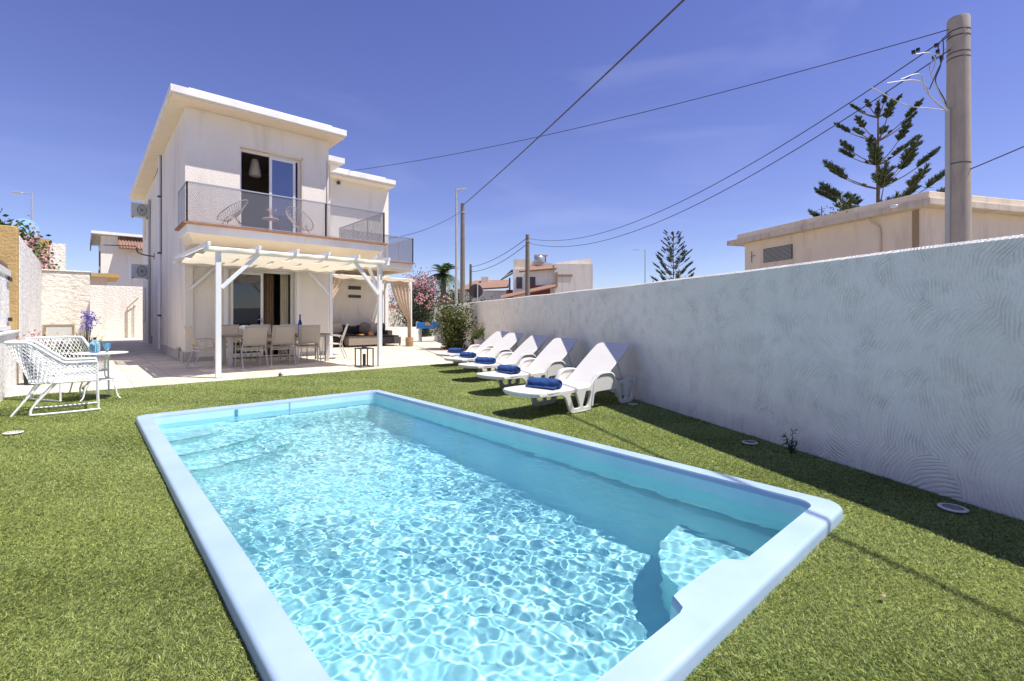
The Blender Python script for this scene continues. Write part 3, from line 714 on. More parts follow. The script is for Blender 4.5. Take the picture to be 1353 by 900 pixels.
for a in (0, 120, 240): MB().tube([(.15*math.cos(R(a)), .15*math.sin(R(a)), .42), (.19*math.cos(R(a)), .19*math.sin(R(a)), 0)], .01, 5).build('leg', 'dark_metal', t)
t = empty('flower_vase', (3.78, 14.05, 3.85), 'small vase of pink flowers on the balcony side table', 'flowers')
MB().lathe([(.04, 0), (.05, .06), (.03, .12), (.04, .14)], 10).build('vase', 'potw', t, smooth=True)
leaves('flowers', rng.normal(size=(60, 3))*np.array([.09, .07, .05])+np.array([0, 0, .22]), .05, 'pink', t)

# ------------------------------------------------------------------ pergola
PG = empty('pergola', (1.90, 10.50, 0), 'white timber pergola with cream fabric strips over the dining table', 'pergola'); po = Vector((1.90, 10.50, 0))
class PB(MB):
    def build(s, name, m, parent=PG, **k):
        s.v = [(v[0]-po.x, v[1]-po.y, v[2]) for v in s.v]; return MB.build(s, name, m, parent, **k)
for x, y, z in ((1.90, 10.5, 2.40), (5.22, 10.52, 2.40), (5.59, 14.5, 2.52)):
    PB().box(x-.045, x+.045, y-.045, y+.045, .012, z).build('post', 'whitepaint', bevel=.006)
    PB().box(x-.07, x+.07, y-.07, y+.07, .004, .012).build('foot', 'grey_metal')
PB().box(1.66, 5.44, 10.44, 10.54, 2.402, 2.50).build('beam', 'whitepaint', bevel=.006)
PB().box(1.66, 5.75, 14.55, 14.64, 2.50, 2.60).build('beam', 'whitepaint', bevel=.006)
rx = [1.72, 2.58, 3.30, 3.95, 4.62, 5.36]
for x in rx: PB().bar((x, 10.30, 2.53), (x, 14.68, 2.66), .05, .075).build('rafter', 'whitepaint', bevel=.004)
def brace(a, b): PB().bar(a, b, .06, .07).build('brace', 'whitepaint', bevel=.004)
brace((1.95, 10.49, 1.72), (2.60, 10.49, 2.42)); brace((5.17, 10.49, 1.70), (4.60, 10.49, 2.42))
brace((5.22, 10.57, 1.75), (5.22, 11.2, 2.52)); brace((5.54, 14.50, 1.85), (4.95, 14.50, 2.5)); brace((2.0, 14.72, 1.85), (2.6, 14.72, 2.5))
for i in range(5):
    for k in range(3):
        y0 = 10.36+k*1.42; y1 = y0+1.42
        def f(u, v, i=i, y0=y0, y1=y1):
            x = rx[i]+(rx[i+1]-rx[i])*u; y = y0+(y1-y0)*v
            return (x, y, 2.455+(y-10.3)*.03-.10*math.sin(PI*v)*(.9+.1*math.sin(PI*u))-.012*math.sin(u*9+i))
        PB().grid(f, 8, 12).build('fabric', 'canvas', smooth=True)

# second pergola over the lounge, with curtains
GZ = empty('lounge_pergola', (9.92, 17.3, 0), 'white framed pergola with tied curtains over the rattan lounge', 'pergola'); po = Vector((9.92, 17.3, 0)); PG = GZ
def gz(mb, name, m, **k): mb.v = [(v[0]-po.x, v[1]-po.y, v[2]) for v in mb.v]; return MB.build(mb, name, m, GZ, **k)
for x, y in ((9.92, 17.3), (6.1, 17.3), (9.92, 19.4)): gz(MB().box(x-.06, x+.06, y-.06, y+.06, .004, 2.66), 'post', 'whitepaint', bevel=.006)
gz(MB().box(6.0, 10.05, 17.26, 17.34, 2.662, 2.75), 'beam', 'whitepaint'); gz(MB().box(6.0, 10.05, 19.35, 19.45, 2.662, 2.75), 'beam', 'whitepaint'); gz(MB().box(9.88, 9.96, 17.345, 19.345, 2.662, 2.75), 'beam', 'whitepaint')
gz(MB().grid(lambda u, v: (6.05+3.8*u, 17.1+2.4*v, 2.76-.09*abs(math.sin(u*PI*4))-.03*math.sin(v*PI)), 48, 8), 'fabric', 'canvas', smooth=True)
gz(MB().grid(lambda u, v: (6.05+3.95*u, 17.10+.01*math.sin(u*30), 2.70-.12*v*(.6+.4*abs(math.sin(u*PI*6)))), 60, 2), 'valance', 'canvas', smooth=True)
def curtain(x0, x1, xt, zt, zb, y):
    def f(u, v):
        z = 2.66+(zb-2.66)*v; k = min(1, v/((2.66-zt)/(2.66-zb)))
        w = (1-k**1.6)*(x1-x0)+.13; xl = xt
        x = (xt-.05*(1 if xt < x1 else -1)) if False else None
        if xt <= x0+.01: x = x0+w*u
        else: x = x1-w*(1-u)
        return (x, y+.035*math.sin(u*34+v*2)*(1-.4*k), z)
    return gz(MB().grid(f, 60, 24), 'curtain', 'curtain', smooth=True)
curtain(6.15, 6.95, 6.15, 1.35, .9, 17.22); curtain(9.12, 9.9, 9.9, 1.05, .35, 17.22)

# ------------------------------------------------------------------ dining set
def dining_chair():
    t = empty('dining_chair', (0, 0, 0), '-', 'chair', 'beige sling chairs round the dining table')   # faces +y
    for s_ in (-1, 1):
        m = MB(); x = .265*s_
        m.tube(catmull([(x, .22, 0), (x, .24, .3), (x, .20, .60), (x, .12, .655), (x, -.14, .64), (x*.97, -.21, .60)], 4), .014, 6)
        m.build('arm', 'alu', t, smooth=True)
        m = MB(); m.tube(catmull([(x, -.34, 0), (x*.95, -.20, .38), (x*.9, -.19, .43)], 3), .014, 6); m.build('leg', 'alu', t, smooth=True)
        m = MB(); m.tube(catmull([(x*.9, .22, .44), (x*.9, -.18, .41), (x*.9, -.22, .5), (x*.9, -.38, .96)], 4), .013, 6); m.build('frame', 'alu', t, smooth=True)
    m = MB(); m.bar((-.24, -.38, .955), (.24, -.38, .955), .025, .025); m.bar((-.25, .20, .43), (.25, .20, .43), .02, .02); m.bar((-.25, -.2, .39), (.25, -.2, .39), .02, .02); each(m, 'crossbar', 'alu', t)
    m = MB(); m.grid(lambda u, v: (-.235+.47*u, -.235-.145*v-.02*math.sin(PI*u)*math.sin(PI*v), .50+.45*v), 6, 8); m.build('backrest', 'sling', t, smooth=True, solid=.006)
    m = MB(); m.grid(lambda u, v: (-.235+.47*u, .21-.39*v, .445-.03*v-.02*math.sin(PI*u)*math.sin(PI*v)), 6, 8); m.build('seat', 'sling', t, smooth=True, solid=.006)
    return t
TX, TY = 3.65, 13.0
ch = dining_chair()
spots = [((2.90, 12.35), R(3), 'beige dining chair turned away from the pool, left one of the near three'),
         ((3.58, 12.48), R(-4), 'beige dining chair turned away from the pool, middle one of the near three'),
         ((4.28, 12.62), R(-12), 'beige dining chair turned away from the pool, right one of the near three'),
         ((2.78, 13.72), R(180), 'beige dining chair facing the pool behind the left end of the table'),
         ((3.56, 13.74), R(183), 'beige dining chair facing the pool behind the middle of the table'),
         ((4.30, 13.75), R(178), 'beige dining chair facing the pool behind the blue bottle'),
         ((1.98+.13, 12.92), R(-84), 'beige dining chair at the left end of the table beside the corner of the villa'),
         ((5.22, 13.35), R(62), 'beige dining chair at the right end of the table standing in full sun')]
for i, (p, a_, lb) in enumerate(spots):
    if i == 0: ch.location = (p[0], p[1], .006); ch.rotation_euler = (0, 0, a_); ch['label'] = lb
    else: copy_tree(ch, (p[0], p[1], .006), a_, lb)
t = empty('dining_table', (TX, TY, .004), 'long rectangular outdoor dining table with square metal legs under the pergola', 'table')
for x in (-1.12, 1.12):
    for y in (-.36, .36): MB().box(x-.045, x+.045, y-.045, y+.045, 0, .70).build('leg', 'alu', t, bevel=.004)
MB().box(-1.2, 1.2, -.44, .44, .70, .735).build('table_top', 'rattan_l', t, bevel=.005); MB().box(-1.1, 1.1, -.38, .38, .64, .698).build('apron', 'alu', t)
o = MB().lathe([(.045, 0), (.048, .02), (.04, .2), (.05, .26), (.02, .38), (.018, .47), (.025, .50)], 16, ).build('bottle', 'cobalt', smooth=True)
o.location = (TX+.55, TY-.02, .739); tag(o, 'tall cobalt blue bottle on the dining table', 'bottle')
t = empty('napkin_basket', (TX-.72, TY+.05, .739), 'pale lattice basket of napkins on the dining table', 'basket')
m = MB(); m.lathe([(.11, 0), (.13, .12), (.135, .14)], 14); m.build('basket', 'canvas', t); MB().pillow((0, 0, .17), .12, .09, .06).build('napkin', 'sheer', t, smooth=True)
for dx, dy in ((-.3, -.2), (.25, .2), (.9, .1)):
    o = MB().lathe([(.03, 0), (.035, .1), (.036, .13)], 12).build('drinking_glass', 'glass', smooth=True); o.location = (TX+dx, TY+dy, .739)
    tag(o, 'clear drinking glass standing on the dining table', 'glass', 'glasses on the dining table')
# lantern
t = empty('lantern', (4.88, 10.62, .006), 'tall open dark metal lantern beside the right pergola post', 'lantern')
m = MB(); w = .15
for sx in (-w, w):
    for sy in (-w, w): m.box(sx-.012, sx+.012, sy-.012, sy+.012, .015, .42)
for z in (0, .42):
    m.box(-w-.015, w+.015, -w-.015, -w+.012, z, z+.02); m.box(-w-.015, w+.015, w-.012, w+.015, z, z+.02); m.box(-w-.015, -w+.012, -w+.012, w-.012, z, z+.02); m.box(w-.012, w+.015, -w+.012, w-.012, z, z+.02)
m.build('frame', 'dark_metal', t); MB().lathe([(.06, .44), (.05, .48), (.02, .49)], 12).build('cap', 'black', t); MB().lathe([(.035, .02), (.035, .30)], 12).build('candle', 'black', t)

# ------------------------------------------------------------------ rattan lounge
t = empty('rattan_sofa', (7.9, 19.1, 0), 'dark brown rattan corner sofa against the wall under the lounge pergola', 'sofa')
MB().box(-1.7, 1.9, -.45, .38, .08, .36).build('base', 'rattan', t, bevel=.02); MB().box(-1.7, 1.9, .20, .42, .36, .80).build('backrest', 'rattan', t, bevel=.03)
MB().box(-1.7, -1.0, -1.5, -.46, .08, .36).build('chaise', 'rattan', t, bevel=.02); MB().box(1.72, 1.95, -.45, .19, .361, .62).build('armrest', 'rattan', t, bevel=.03)
for x in (-1.3, -.2, .9): MB().pillow((x+.1, -.12, .42), .52, .33, .08).build('seat_cushion', 'cush_d', t, smooth=True)
MB().pillow((-1.35, -.95, .42), .33, .5, .08).build('seat_cushion', 'cush_d', t, smooth=True)
for x in (-1.3, -.2, .85): MB().pillow((x+.1, .12, .66), .50, .09, .2, Matrix.Rotation(R(12), 3, 'X')).build('back_cushion', 'cush_d', t, smooth=True)
cs = [(7.55, 'dark', -10, 'plain linen cushion leaning on the sofa near the end chair', 'cush_l'), (8.75, 'x', 12, 'brown striped cushion leaning on the sofa back', 'rattan_l'), (9.08, 'x', 25, 'pale linen cushion at the right end of the sofa', 'cush_l'), (9.42, 'x', 5, 'black cushion in the right corner of the sofa', 'black')]
for x, _, a_, lb, mm in cs:
    o = MB().pillow((0, 0, 0), .24, .09, .24, Matrix.Rotation(R(18), 3, 'X')).build('cushion', mm, smooth=True); o.location = (x, 18.98-.0, .72); o.rotation_euler = (0, R(a_), 0); tag(o, lb, 'cushion', 'loose cushions on the sofa')
t = empty('coffee_table', (8.3, 18.05, 0), 'low grey brown rattan coffee table in front of the corner sofa', 'table')
MB().box(-.72, .52, -.22, .25, .08, .40).build('body', 'rattan_l', t, bevel=.01); MB().box(-.74, .54, -.24, .27, .40, .425).build('table_top', 'rattan', t)
for x in (-.69, .49):
    for y in (-.19, .22): MB().box(x-.02, x+.02, y-.02, y+.02, .004, .08).build('leg', 'black', t)
t = empty('footstool', (9.45, 18.25, 0), 'dark rattan footstool at the right end of the lounge', 'footstool')
MB().box(-.42, .42, -.3, .3, .08, .36).build('body', 'rattan', t, bevel=.015); MB().pillow((0, 0, .39), .42, .3, .05).build('cushion', 'cush_d', t, smooth=True)
for x in (-.38, .38): MB().box(x-.02, x+.02, -.28, -.24, .004, .08).build('leg', 'black', t)
t = empty('fruit_tray', (8.1, 18.0, .427), 'round dark tray of snacks on the coffee table', 'tray')
MB().lathe([(.17, 0), (.2, .03), (.19, .035), (.16, .012)], 20).build('tray', 'black', t, smooth=True)
m = MB()
for i in range(9): m.pillow((.09*math.cos(i*2.4)*(i % 3+.5)/2, .09*math.sin(i*2.4)*(i % 3+.5)/2, .05), .035, .035, .035)
m.build('fruit', 'food', t, smooth=True)
t = empty('wicker_bowl', (8.55, 18.0, .427), 'tan wicker bowl with bread on the right of the coffee table', 'bowl')
MB().lathe([(.09, 0), (.13, .09), (.12, .09), (.08, .02)], 18).build('bowl', 'pot', t, smooth=True); MB().pillow((0, 0, .11), .1, .07, .06).build('bread', 'food', t, smooth=True)
t = empty('wicker_planter', (9.75, 17.05, .004), 'small two tone wicker planter at the foot of the right curtain post', 'planter')
MB().lathe([(.12, 0), (.15, .02), (.16, .18)], 16).build('base', 'wood', t, smooth=True); MB().lathe([(.161, .181), (.155, .36), (.13, .36), (.13, .30)], 16).build('rim', 'pot', t, smooth=True)

# ------------------------------------------------------------------ sun loungers
def sun_lounger():
    t = empty('sun_lounger', (0, 0, 0), '-', 'sun lounger', 'white sun loungers along the wall')   # head at +x, width along y
    MX = lambda y: Matrix.Translation((0, y, 0)) @ Matrix.Rotation(R(90), 4, 'X')
    outer = [(.10, .275), (.5, .282), (1.0, .288), (1.06, .33), (1.13, .405), (1.22, .445), (1.34, .452), (1.46, .442), (1.53, .405), (1.585, .33), (1.62, .295), (1.8, .315), (2.0, .345), (2.06, .335), (2.075, .30),
             (2.02, .10), (1.985, .02), (1.93, .0), (1.74, .0), (1.69, .02), (1.65, .12), (1.60, .205), (1.55, .222), (1.15, .218), (1.10, .19), (1.06, .06), (1.03, .01), (.98, .0), (.68, .0), (.63, .02), (.585, .13), (.54, .21), (.47, .245), (.10, .255)]
    def slot(x0, x1, z0, z1, sl=0):
        return [(x0+.02, z0), (x1-.02, z0), (x1, z0+.03), (x1+sl, z1-.03), (x1-.02+sl, z1), (x0+.02+sl, z1), (x0+sl, z1-.03), (x0, z0+.03)]
    holes = [slot(.685, .825, .045, .25, -.065), slot(.865, .99, .045, .25, .055), slot(1.725, 1.83, .045, .28, -.06), slot(1.865, 1.97, .045, .295, .045)]
    for y in (-.32, .32): plate('side_frame', [outer]+holes, .034, 'white_pl', t, MX(y), .006)
    # rounded arm tops
    arch = [(1.045, .05), (1.075, .22), (1.12, .375), (1.20, .442), (1.34, .456), (1.47, .442), (1.55, .375), (1.60, .24), (1.66, .10)]
    for y in (-.32, .32):
        path = catmull([(x, y, z) for x, z in arch], 4); m = MB()
        pr = []
        for i, p in enumerate(path):
            d = (path[min(i+1, len(path)-1)]-path[max(i-1, 0)]).normalized(); nn = Vector((-d.z, 0, d.x))
            for a_, b_ in ((-.036, -.012), (-.028, .008), (.028, .008), (.036, -.012)): pr.append(p+Vector((0, a_, 0))+nn*b_)
        k = len(path); m.add(pr, [(i*4+j, i*4+(j+1) % 4, (i+1)*4+(j+1) % 4, (i+1)*4+j) for i in range(k-1) for j in range(4)]+[(3, 2, 1, 0), tuple((k-1)*4+j for j in range(4))]); m.build('armrest', 'white_pl', t, smooth=True)
    # seat deck with a rounded foot end
    ol = [(1.27, .30), (1.27, -.30), (.25, -.335), (.10, -.31), (.02, -.22), (-.015, -.1), (-.02, 0), (-.015, .1), (.02, .22), (.10, .31), (.25, .335)]
    plate('seat', [ol], .03, 'white_pl', t, Matrix.Translation((0, 0, .283)), .008)
    m = MB()  # rim skirt round the foot end
    pth = catmull([(x+.012, y*.97, 0) for x, y in ol[2:]], 3)
    for a_, b_ in zip(pth[:-1], pth[1:]): m.bar(Vector((a_.x, a_.y, .262)), Vector((b_.x, b_.y, .262)), .012, .03)
    m.build('skirt', 'white_pl', t)
    # backrest
    ang = math.atan2(.50, .74); h0 = Vector((1.26, 0, .285)); ln = .90
    MBk = Matrix.Translation(h0) @ Matrix.Rotation(-ang, 4, 'Y')
    bo = [(0, -.28), (.42, -.29), (.70, -.29), (.84, -.282), (.88, -.265), (ln, -.235), (ln+.012, 0), (ln, .235), (.88, .265), (.84, .282), (.70, .29), (.42, .29), (0, .28)]
    plate('backrest', [bo], .028, 'white_pl', t, MBk, .008)
    m = MB()
    for y in (-.25, .25):
        m.bar(MBk @ Vector((.03, y, -.03)), MBk @ Vector((.72, y, -.03)), .016, .05)
    m.bar(MBk @ Vector((.84, -.17, -.028)), MBk @ Vector((.84, .17, -.028)), .02, .04); m.bar(MBk @ Vector((.45, -.25, -.03)), MBk @ Vector((.45, .25, -.03)), .02, .04)
    each(m, 'rib', 'white_pl', t)
    m = MB(); a_ = MBk @ Vector((.60, -.2, -.05)); b_ = MBk @ Vector((.60, .2, -.05))
    m.tube([a_, (1.93, -.2, .30)], .012, 6); m.tube([b_, (1.93, .2, .30)], .012, 6); m.tube([(1.93, -.3, .30), (1.93, .3, .30)], .012, 6); m.build('stay', 'white_pl', t)
    m = MB()
    for x in (.78, .93, 1.80, 1.95): m.bar((x, -.30, .25), (x, .30, .25), .03, .03)
    each(m, 'crossbar', 'white_pl', t)
    for x, y in ((.85, -.32), (1.84, -.32), (.85, .32), (1.84, .32)): MB().box(x-.1, x+.1, y-.022, y+.022, .0, .01).build('foot', 'potw', t)
    return t
def towel(loc, rz, label):
    t = empty('rolled_towel', loc, label, 'towel', 'rolled blue towels on the loungers', rz)
    m = MB()
    def f(u, v):
        a_ = 2*PI*u; y = (v-.5)*.42; e_ = 1-.10*(abs(2*v-1)**6); r = .062*e_*(1+.07*math.sin(a_*2+y*9)+.03*math.sin(a_*5+y*31)+.035*math.sin(y*46+a_))
        return (1.28*r*math.cos(a_), y, .055+.9*r*math.sin(a_))
    m.grid(f, 28, 30, True); m.build('roll', 'towel', t, smooth=True)
    m = MB()   # spiral ends
    for s_ in (-1, 1):
        pts_ = []
        for i in range(40):
            a_ = i*.42; r = .006+.052*i/40; pts_.append((1.2*r*math.cos(a_), s_*(.205+.006*math.sin(i)), .055+.88*r*math.sin(a_)))
        m.tube(pts_, .007, 5)
    each(m, 'rolled_end', 'towel', t, smooth=True)
    m = MB(); m.grid(lambda u, v: (-.055-.06*u, (v-.5)*.43, .012+.03*(1-u)**2), 4, 8); m.build('loose_edge', 'towel', t, smooth=True, solid=.008)
Lsp = [(3.70, 4.07), (4.42, 5.52), (5.10, 6.98), (5.66, 8.25), (6.24, 9.52)]
names = ['nearest', 'second', 'third', 'fourth', 'farthest']
lb = ['white plastic sun lounger nearest the camera with its armrest in front of the wall', 'white plastic sun lounger second from the camera in the row', 'white plastic sun lounger in the middle of the row of five', 'white plastic sun lounger fourth from the camera, next to the last', 'white plastic sun lounger at the far end of the row beside the bush']
lt = ['rolled blue towel on the lounger nearest the camera', 'rolled blue towel on the second lounger from the camera', 'rolled blue towel on the middle lounger of the five', 'rolled blue towel on the fourth lounger from the camera', 'rolled blue towel on the farthest lounger by the bush']
l0 = sun_lounger(); l0.scale = (.945, .96, .97)
for i, (x, y) in enumerate(Lsp):
    rz = R([0, 2.5, -2, 1, -2.5][i])
    if i == 0: l0.location = (x, y, .012); l0['label'] = lb[0]
    else: copy_tree(l0, (x, y, .012), rz, lb[i])
    towel((x+.46, y-.03+.02*math.sin(i*2.2), .296+.012), R([8, -6, 4, -3, 5][i]), lt[i])

# ------------------------------------------------------------------ left boundary
def wallbox(name, x0, x1, y0, y1, z1, m, label, cat='wall', bev=.02, z0=-.02):
    t = empty(name, (x0, y0, 0), label, cat); MB().box(0, x1-x0, 0, y1-y0, z0, z1).build('masonry', m, t, bevel=bev); return t
w = wallbox('low_wall', -1.05, -.85, 2.0, 11.88, .90, 'peeling', 'low peeling white wall at the left edge under the white gate')
MB().box(-.02, .23, 0, 9.85, .90, .94).build('coping', 'whitepaint', w, bevel=.01)
wallbox('side_wall', -1.10, -.85, 12.16, 18.0, 2.62, 'peeling', 'tall rough white side wall behind the white wicker chairs')
wallbox('ochre_wall', -4.5, -.86, 11.90, 12.15, 2.74, 'ochre', 'ochre yellow rough rendered wall end beside the white gate at the left edge')
w = wallbox('shed_wall', -1.10, .12, 18.01, 30.0, 2.42, 'rough_white', 'rough white wall block facing the lawn behind the purple flowers')
MB().box(-.03, 1.25, -.03, 12.0, 2.42, 2.46).build('coping', 'rough_white', w, bevel=.015)
m = MB()
for q in ((.28, .32, -.03, -.001, 0, .97), (.86, .90, -.03, -.001, 0, .97), (.32, .86, -.03, -.001, .92, .97)): m.box(*q)
fr = m.build('door_frame', 'wood', w); MB().box(.33, .85, -.02, -.001, 0, .915).build('door', 'ac', fr)
wallbox('back_wall', .0, 3.2, 35.0, 35.3, 2.95, 'rough_white', 'sunlit rough white wall closing the far end of the side passage')
t = empty('metal_gate', (2.12, 34.9, 0), 'narrow dark metal gate frame at the end of the side passage', 'gate')
m = MB(); m.tube([(-.3, 0, 0), (-.3, 0, 1.7), (.2, -.1, 2.3)], .03, 6); m.tube([(.0, 0, 0), (.0, 0, 1.9)], .02, 6); m.build('frame', 'wood', t)
# white gate with boards and spikes
t = empty('board_gate', (-.93, 5.5, .945), 'white boarded gate with dark hinges standing on the low wall at the left edge', 'gate')
LY = 5.9
m = MB(); m.box(-.03, .03, 0, LY, .88, .98); m.build('top_rail', 'whitepaint', t, bevel=.005); MB().box(-.03, .03, 0, LY, .02, .08).build('bottom_rail', 'whitepaint', t)
m = MB()
for i in range(39): m.box(-.012, .012, .05+i*.15, .05+i*.15+.132, .08, .88)
m.build('boards', 'peeling', t)
m = MB()
for i in range(24):
    y = .15+i*.24; m.add([(-.02, y-.03, .98), (.02, y-.03, .98), (.02, y+.03, .98), (-.02, y+.03, .98), (0, y, 1.1)], [(0, 1, 4), (1, 2, 4), (2, 3, 4), (3, 0, 4), (3, 2, 1, 0)])
m.build('spikes', 'trunk', t)
for z in (.15, .80):
    MB().box(.031, .05, LY-.45, LY-.05, z, z+.06).build('hinge', 'black', t)

# ------------------------------------------------------------------ white woven chairs, table
def lattice(m, fn, nu, nv, r, seg=1):
    for sgn in (1, -1):
        for k in range(-nv, nu+1):
            pts = []
            for i in range(nv*seg+1):
                v = i/(nv*seg); u = (k+v*nv)/nu
                if sgn < 0: u = 1-u
                if -1e-6 <= u <= 1+1e-6: pts.append(fn(min(1, max(0, u)), v))
            if len(pts) > 1: m.tube(pts, r, 4, caps=False)
def woven_chair(loc, rz, label):
    t = empty('woven_armchair', loc, label, 'armchair', 'white woven armchairs on the lawn', rz)
    def plan(s):
        # U path: right arm front -> back -> left arm front
        L1, r_ = .38, .22; arc = PI/2*r_; bk = .60-2*r_; T_ = 2*L1+2*arc+bk; d = s*T_
        if d < L1: return (.28-d, -.30)
        d -= L1
        if d < arc: a_ = d/r_; return (-.10-r_*math.sin(a_), -.30+r_*(1-math.cos(a_)))
        d -= arc
        if d < bk: return (-.10-r_, -.30+r_+d)
        d -= bk
        if d < arc: a_ = d/r_; return (-.10-r_*math.cos(a_), .30-r_+r_*math.sin(a_))
        d -= arc; return (-.10+d, .30)
    def top(s):
        k = 1-abs(2*s-1); q = min(1, max(0, (k-.36)/.14)); q = q*q*(3-2*q); return .60+.25*q, q
    def shell(s, v):
        x, y = plan(s); h, q = top(s); z = .36+(h-.36)*v
        return Vector((x-.20*q*v**1.1, y*(1+.06*v+.04*q*v), z))
    m = MB(); lattice(m, shell, 36, 6, .0045, 1); 
    for v in (.12, .5, .9): m.tube([shell(s, v) for s in np.linspace(0, 1, 40)], .004, 4)
    m.build('woven_shell', 'whitepaint', t)
    m = MB(); m.tube([shell(s, 1) for s in np.linspace(0, 1, 60)], .015, 8); m.build('top_rim', 'whitepaint', t, smooth=True)
    def seat(u, v): return Vector((-.30+.58*u, -.29+.58*v, .375-.02*math.sin(PI*u)*math.sin(PI*v)))
    m = MB(); lattice(m, seat, 13, 13, .005); m.tube([(.28, -.30, .37), (.28, .30, .37), (-.1, .30, .37), (-.32, .1, .37), (-.32, -.1, .37), (-.1, -.30, .37)], .014, 6, True); m.build('seat', 'whitepaint', t)
    for s_ in (-1, 1):
        m = MB(); y = .30*s_
        m.tube(catmull([(.28, y, .60), (.285, y, .3), (.29, y, .035), (.26, y, .012), (-.25, y, .012), (-.30, y, .03), (-.27, y*.97, .12), (-.08, y*.9, .37)], 5), .012, 7); m.build('leg', 'whitepaint', t, smooth=True)
        m = MB(); m.tube([(-.22, .2*s_, .37), (-.46, .26*s_, .012)], .011, 6); m.build('leg', 'whitepaint', t)
    return t
woven_chair((-.16, 8.10, .012), 0, 'white woven metal armchair in front, seen from its side beside the left wall')
woven_chair((-.14, 9.30, .012), R(-58), 'white woven metal armchair behind the other one, next to the round table')
t = empty('round_table', (.17, 8.90, .010), 'small round white metal table with curved legs on the lawn', 'table')
MB().lathe([(.30, .632), (.312, .638), (.312, .646), (.30, .65)], 36).build('table_top', 'whitepaint', t, smooth=True)
MB().lathe([(.15, .26), (.155, .268), (.15, .275)], 24).build('shelf', 'whitepaint', t)
for a_ in (45, 135, 225, 315):
    c_, s_ = math.cos(R(a_)), math.sin(R(a_))
    m = MB(); m.tube([(r_*c_, r_*s_, z) for r_, z in [(p.x, p.z) for p in catmull([(.10, 0, .625), (.07, 0, .5), (.07, 0, .32), (.14, 0, .27), (.22, 0, .18), (.25, 0, .06), (.30, 0, .008)], 4)]], .009, 6); m.build('leg', 'whitepaint', t, smooth=True)
t = empty('carafe', (.11, 8.86, .662), 'light blue glass bottle with dark stopper on the round white table', 'bottle')
MB().lathe([(.03, 0), (.06, .01), (.062, .10), (.055, .14), (.022, .17), (.022, .185)], 18).build('bottle', 'bluebottle', t, smooth=True); MB().lathe([(.014, .185), (.018, .20), (.016, .215)], 10).build('stopper', 'black', t)
o = MB().lathe([(.025, 0), (.012, .012), (.012, .03), (.04, .07), (.045, .14), (.043, .14), (.036, .07)], 16).build('goblet', 'bluebottle', smooth=True); o.location = (.24, 8.83, .662)
tag(o, 'light blue glass goblet standing beside the blue bottle', 'glass')

# flower pots by the shed
def planter(name, loc, r_, h_, m, label, cat='planter'):
    t = empty(name, loc, label, cat); MB().lathe([(r_*.8, 0), (r_, h_), (r_*.9, h_), (r_*.88, h_*.85)], 18).build('pot', m, t, smooth=True); return t
def strap(t, n, ln, m, z0=0, sp=.12, lean=.5, w=.012):
    v = []
    for i in range(n):
        a_ = random.uniform(0, 2*PI); d = Vector((math.cos(a_), math.sin(a_), 0)); b_ = d*random.uniform(0, sp)+Vector((0, 0, z0)); l_ = ln*random.uniform(.6, 1.1); q = Vector((-d.y, d.x, 0))*w; le = random.uniform(.1, lean)
        P_ = [b_, b_+d*le*l_*.3+Vector((0, 0, l_*.55)), b_+d*le*l_+Vector((0, 0, l_*(1-.35*le)))]
        v.append([P_[0]-q, P_[0]+q, P_[1]+q, P_[1]-q]); v.append([P_[1]-q, P_[1]+q, P_[2]+q*.15, P_[2]-q*.15])
    v = np.array([[list(p) for p in f] for f in v]); return npmesh('leaves', v, None, m, t, tint=rng.random(len(v)))
t = planter('agapanthus', (.02, 12.6, .004), .2, .28, 'black', 'tall purple agapanthus with strap leaves in a dark pot', 'flowers')
strap(t, 90, .62, 'leaf_yel', .25, .15, .45)
for x, y, z in ((.02, .0, 1.22), (.09, .03, 1.10), (.04, -.05, .98)):
    MB().tube([(x*.3, y*.3, .3), (x, y, z)], .008, 5).build('stem', 'leaf', t); leaves('flower', rng.normal(size=(90, 3))*np.array([.055, .055, .035])+np.array([x, y, z]), .05, 'violet', t)
t = planter('pink_geranium', (-.36, 12.5, .004), .2, .45, 'black', 'dark planter of pink flowers left of the purple agapanthus', 'flowers')
leaves('foliage', rng.normal(size=(300, 3))*np.array([.16, .10, .09])+np.array([0, 0, .56]), .07, 'leaf', t); leaves('flower', rng.normal(size=(90, 3))*np.array([.15, .1, .07])+np.array([-.02, 0, .72]), .045, 'pink', t)
t = planter('pink_geranium', (-.66, 11.6, .004), .13, .60, 'black', 'pink flowers in a narrow pot close to the side wall', 'flowers')
leaves('foliage', rng.normal(size=(160, 3))*np.array([.1, .10, .07])+np.array([0, 0, .66]), .06, 'leaf', t); leaves('flower', rng.normal(size=(80, 3))*np.array([.08, .08, .06])+np.array([0, 0, .80]), .045, 'pink', t)
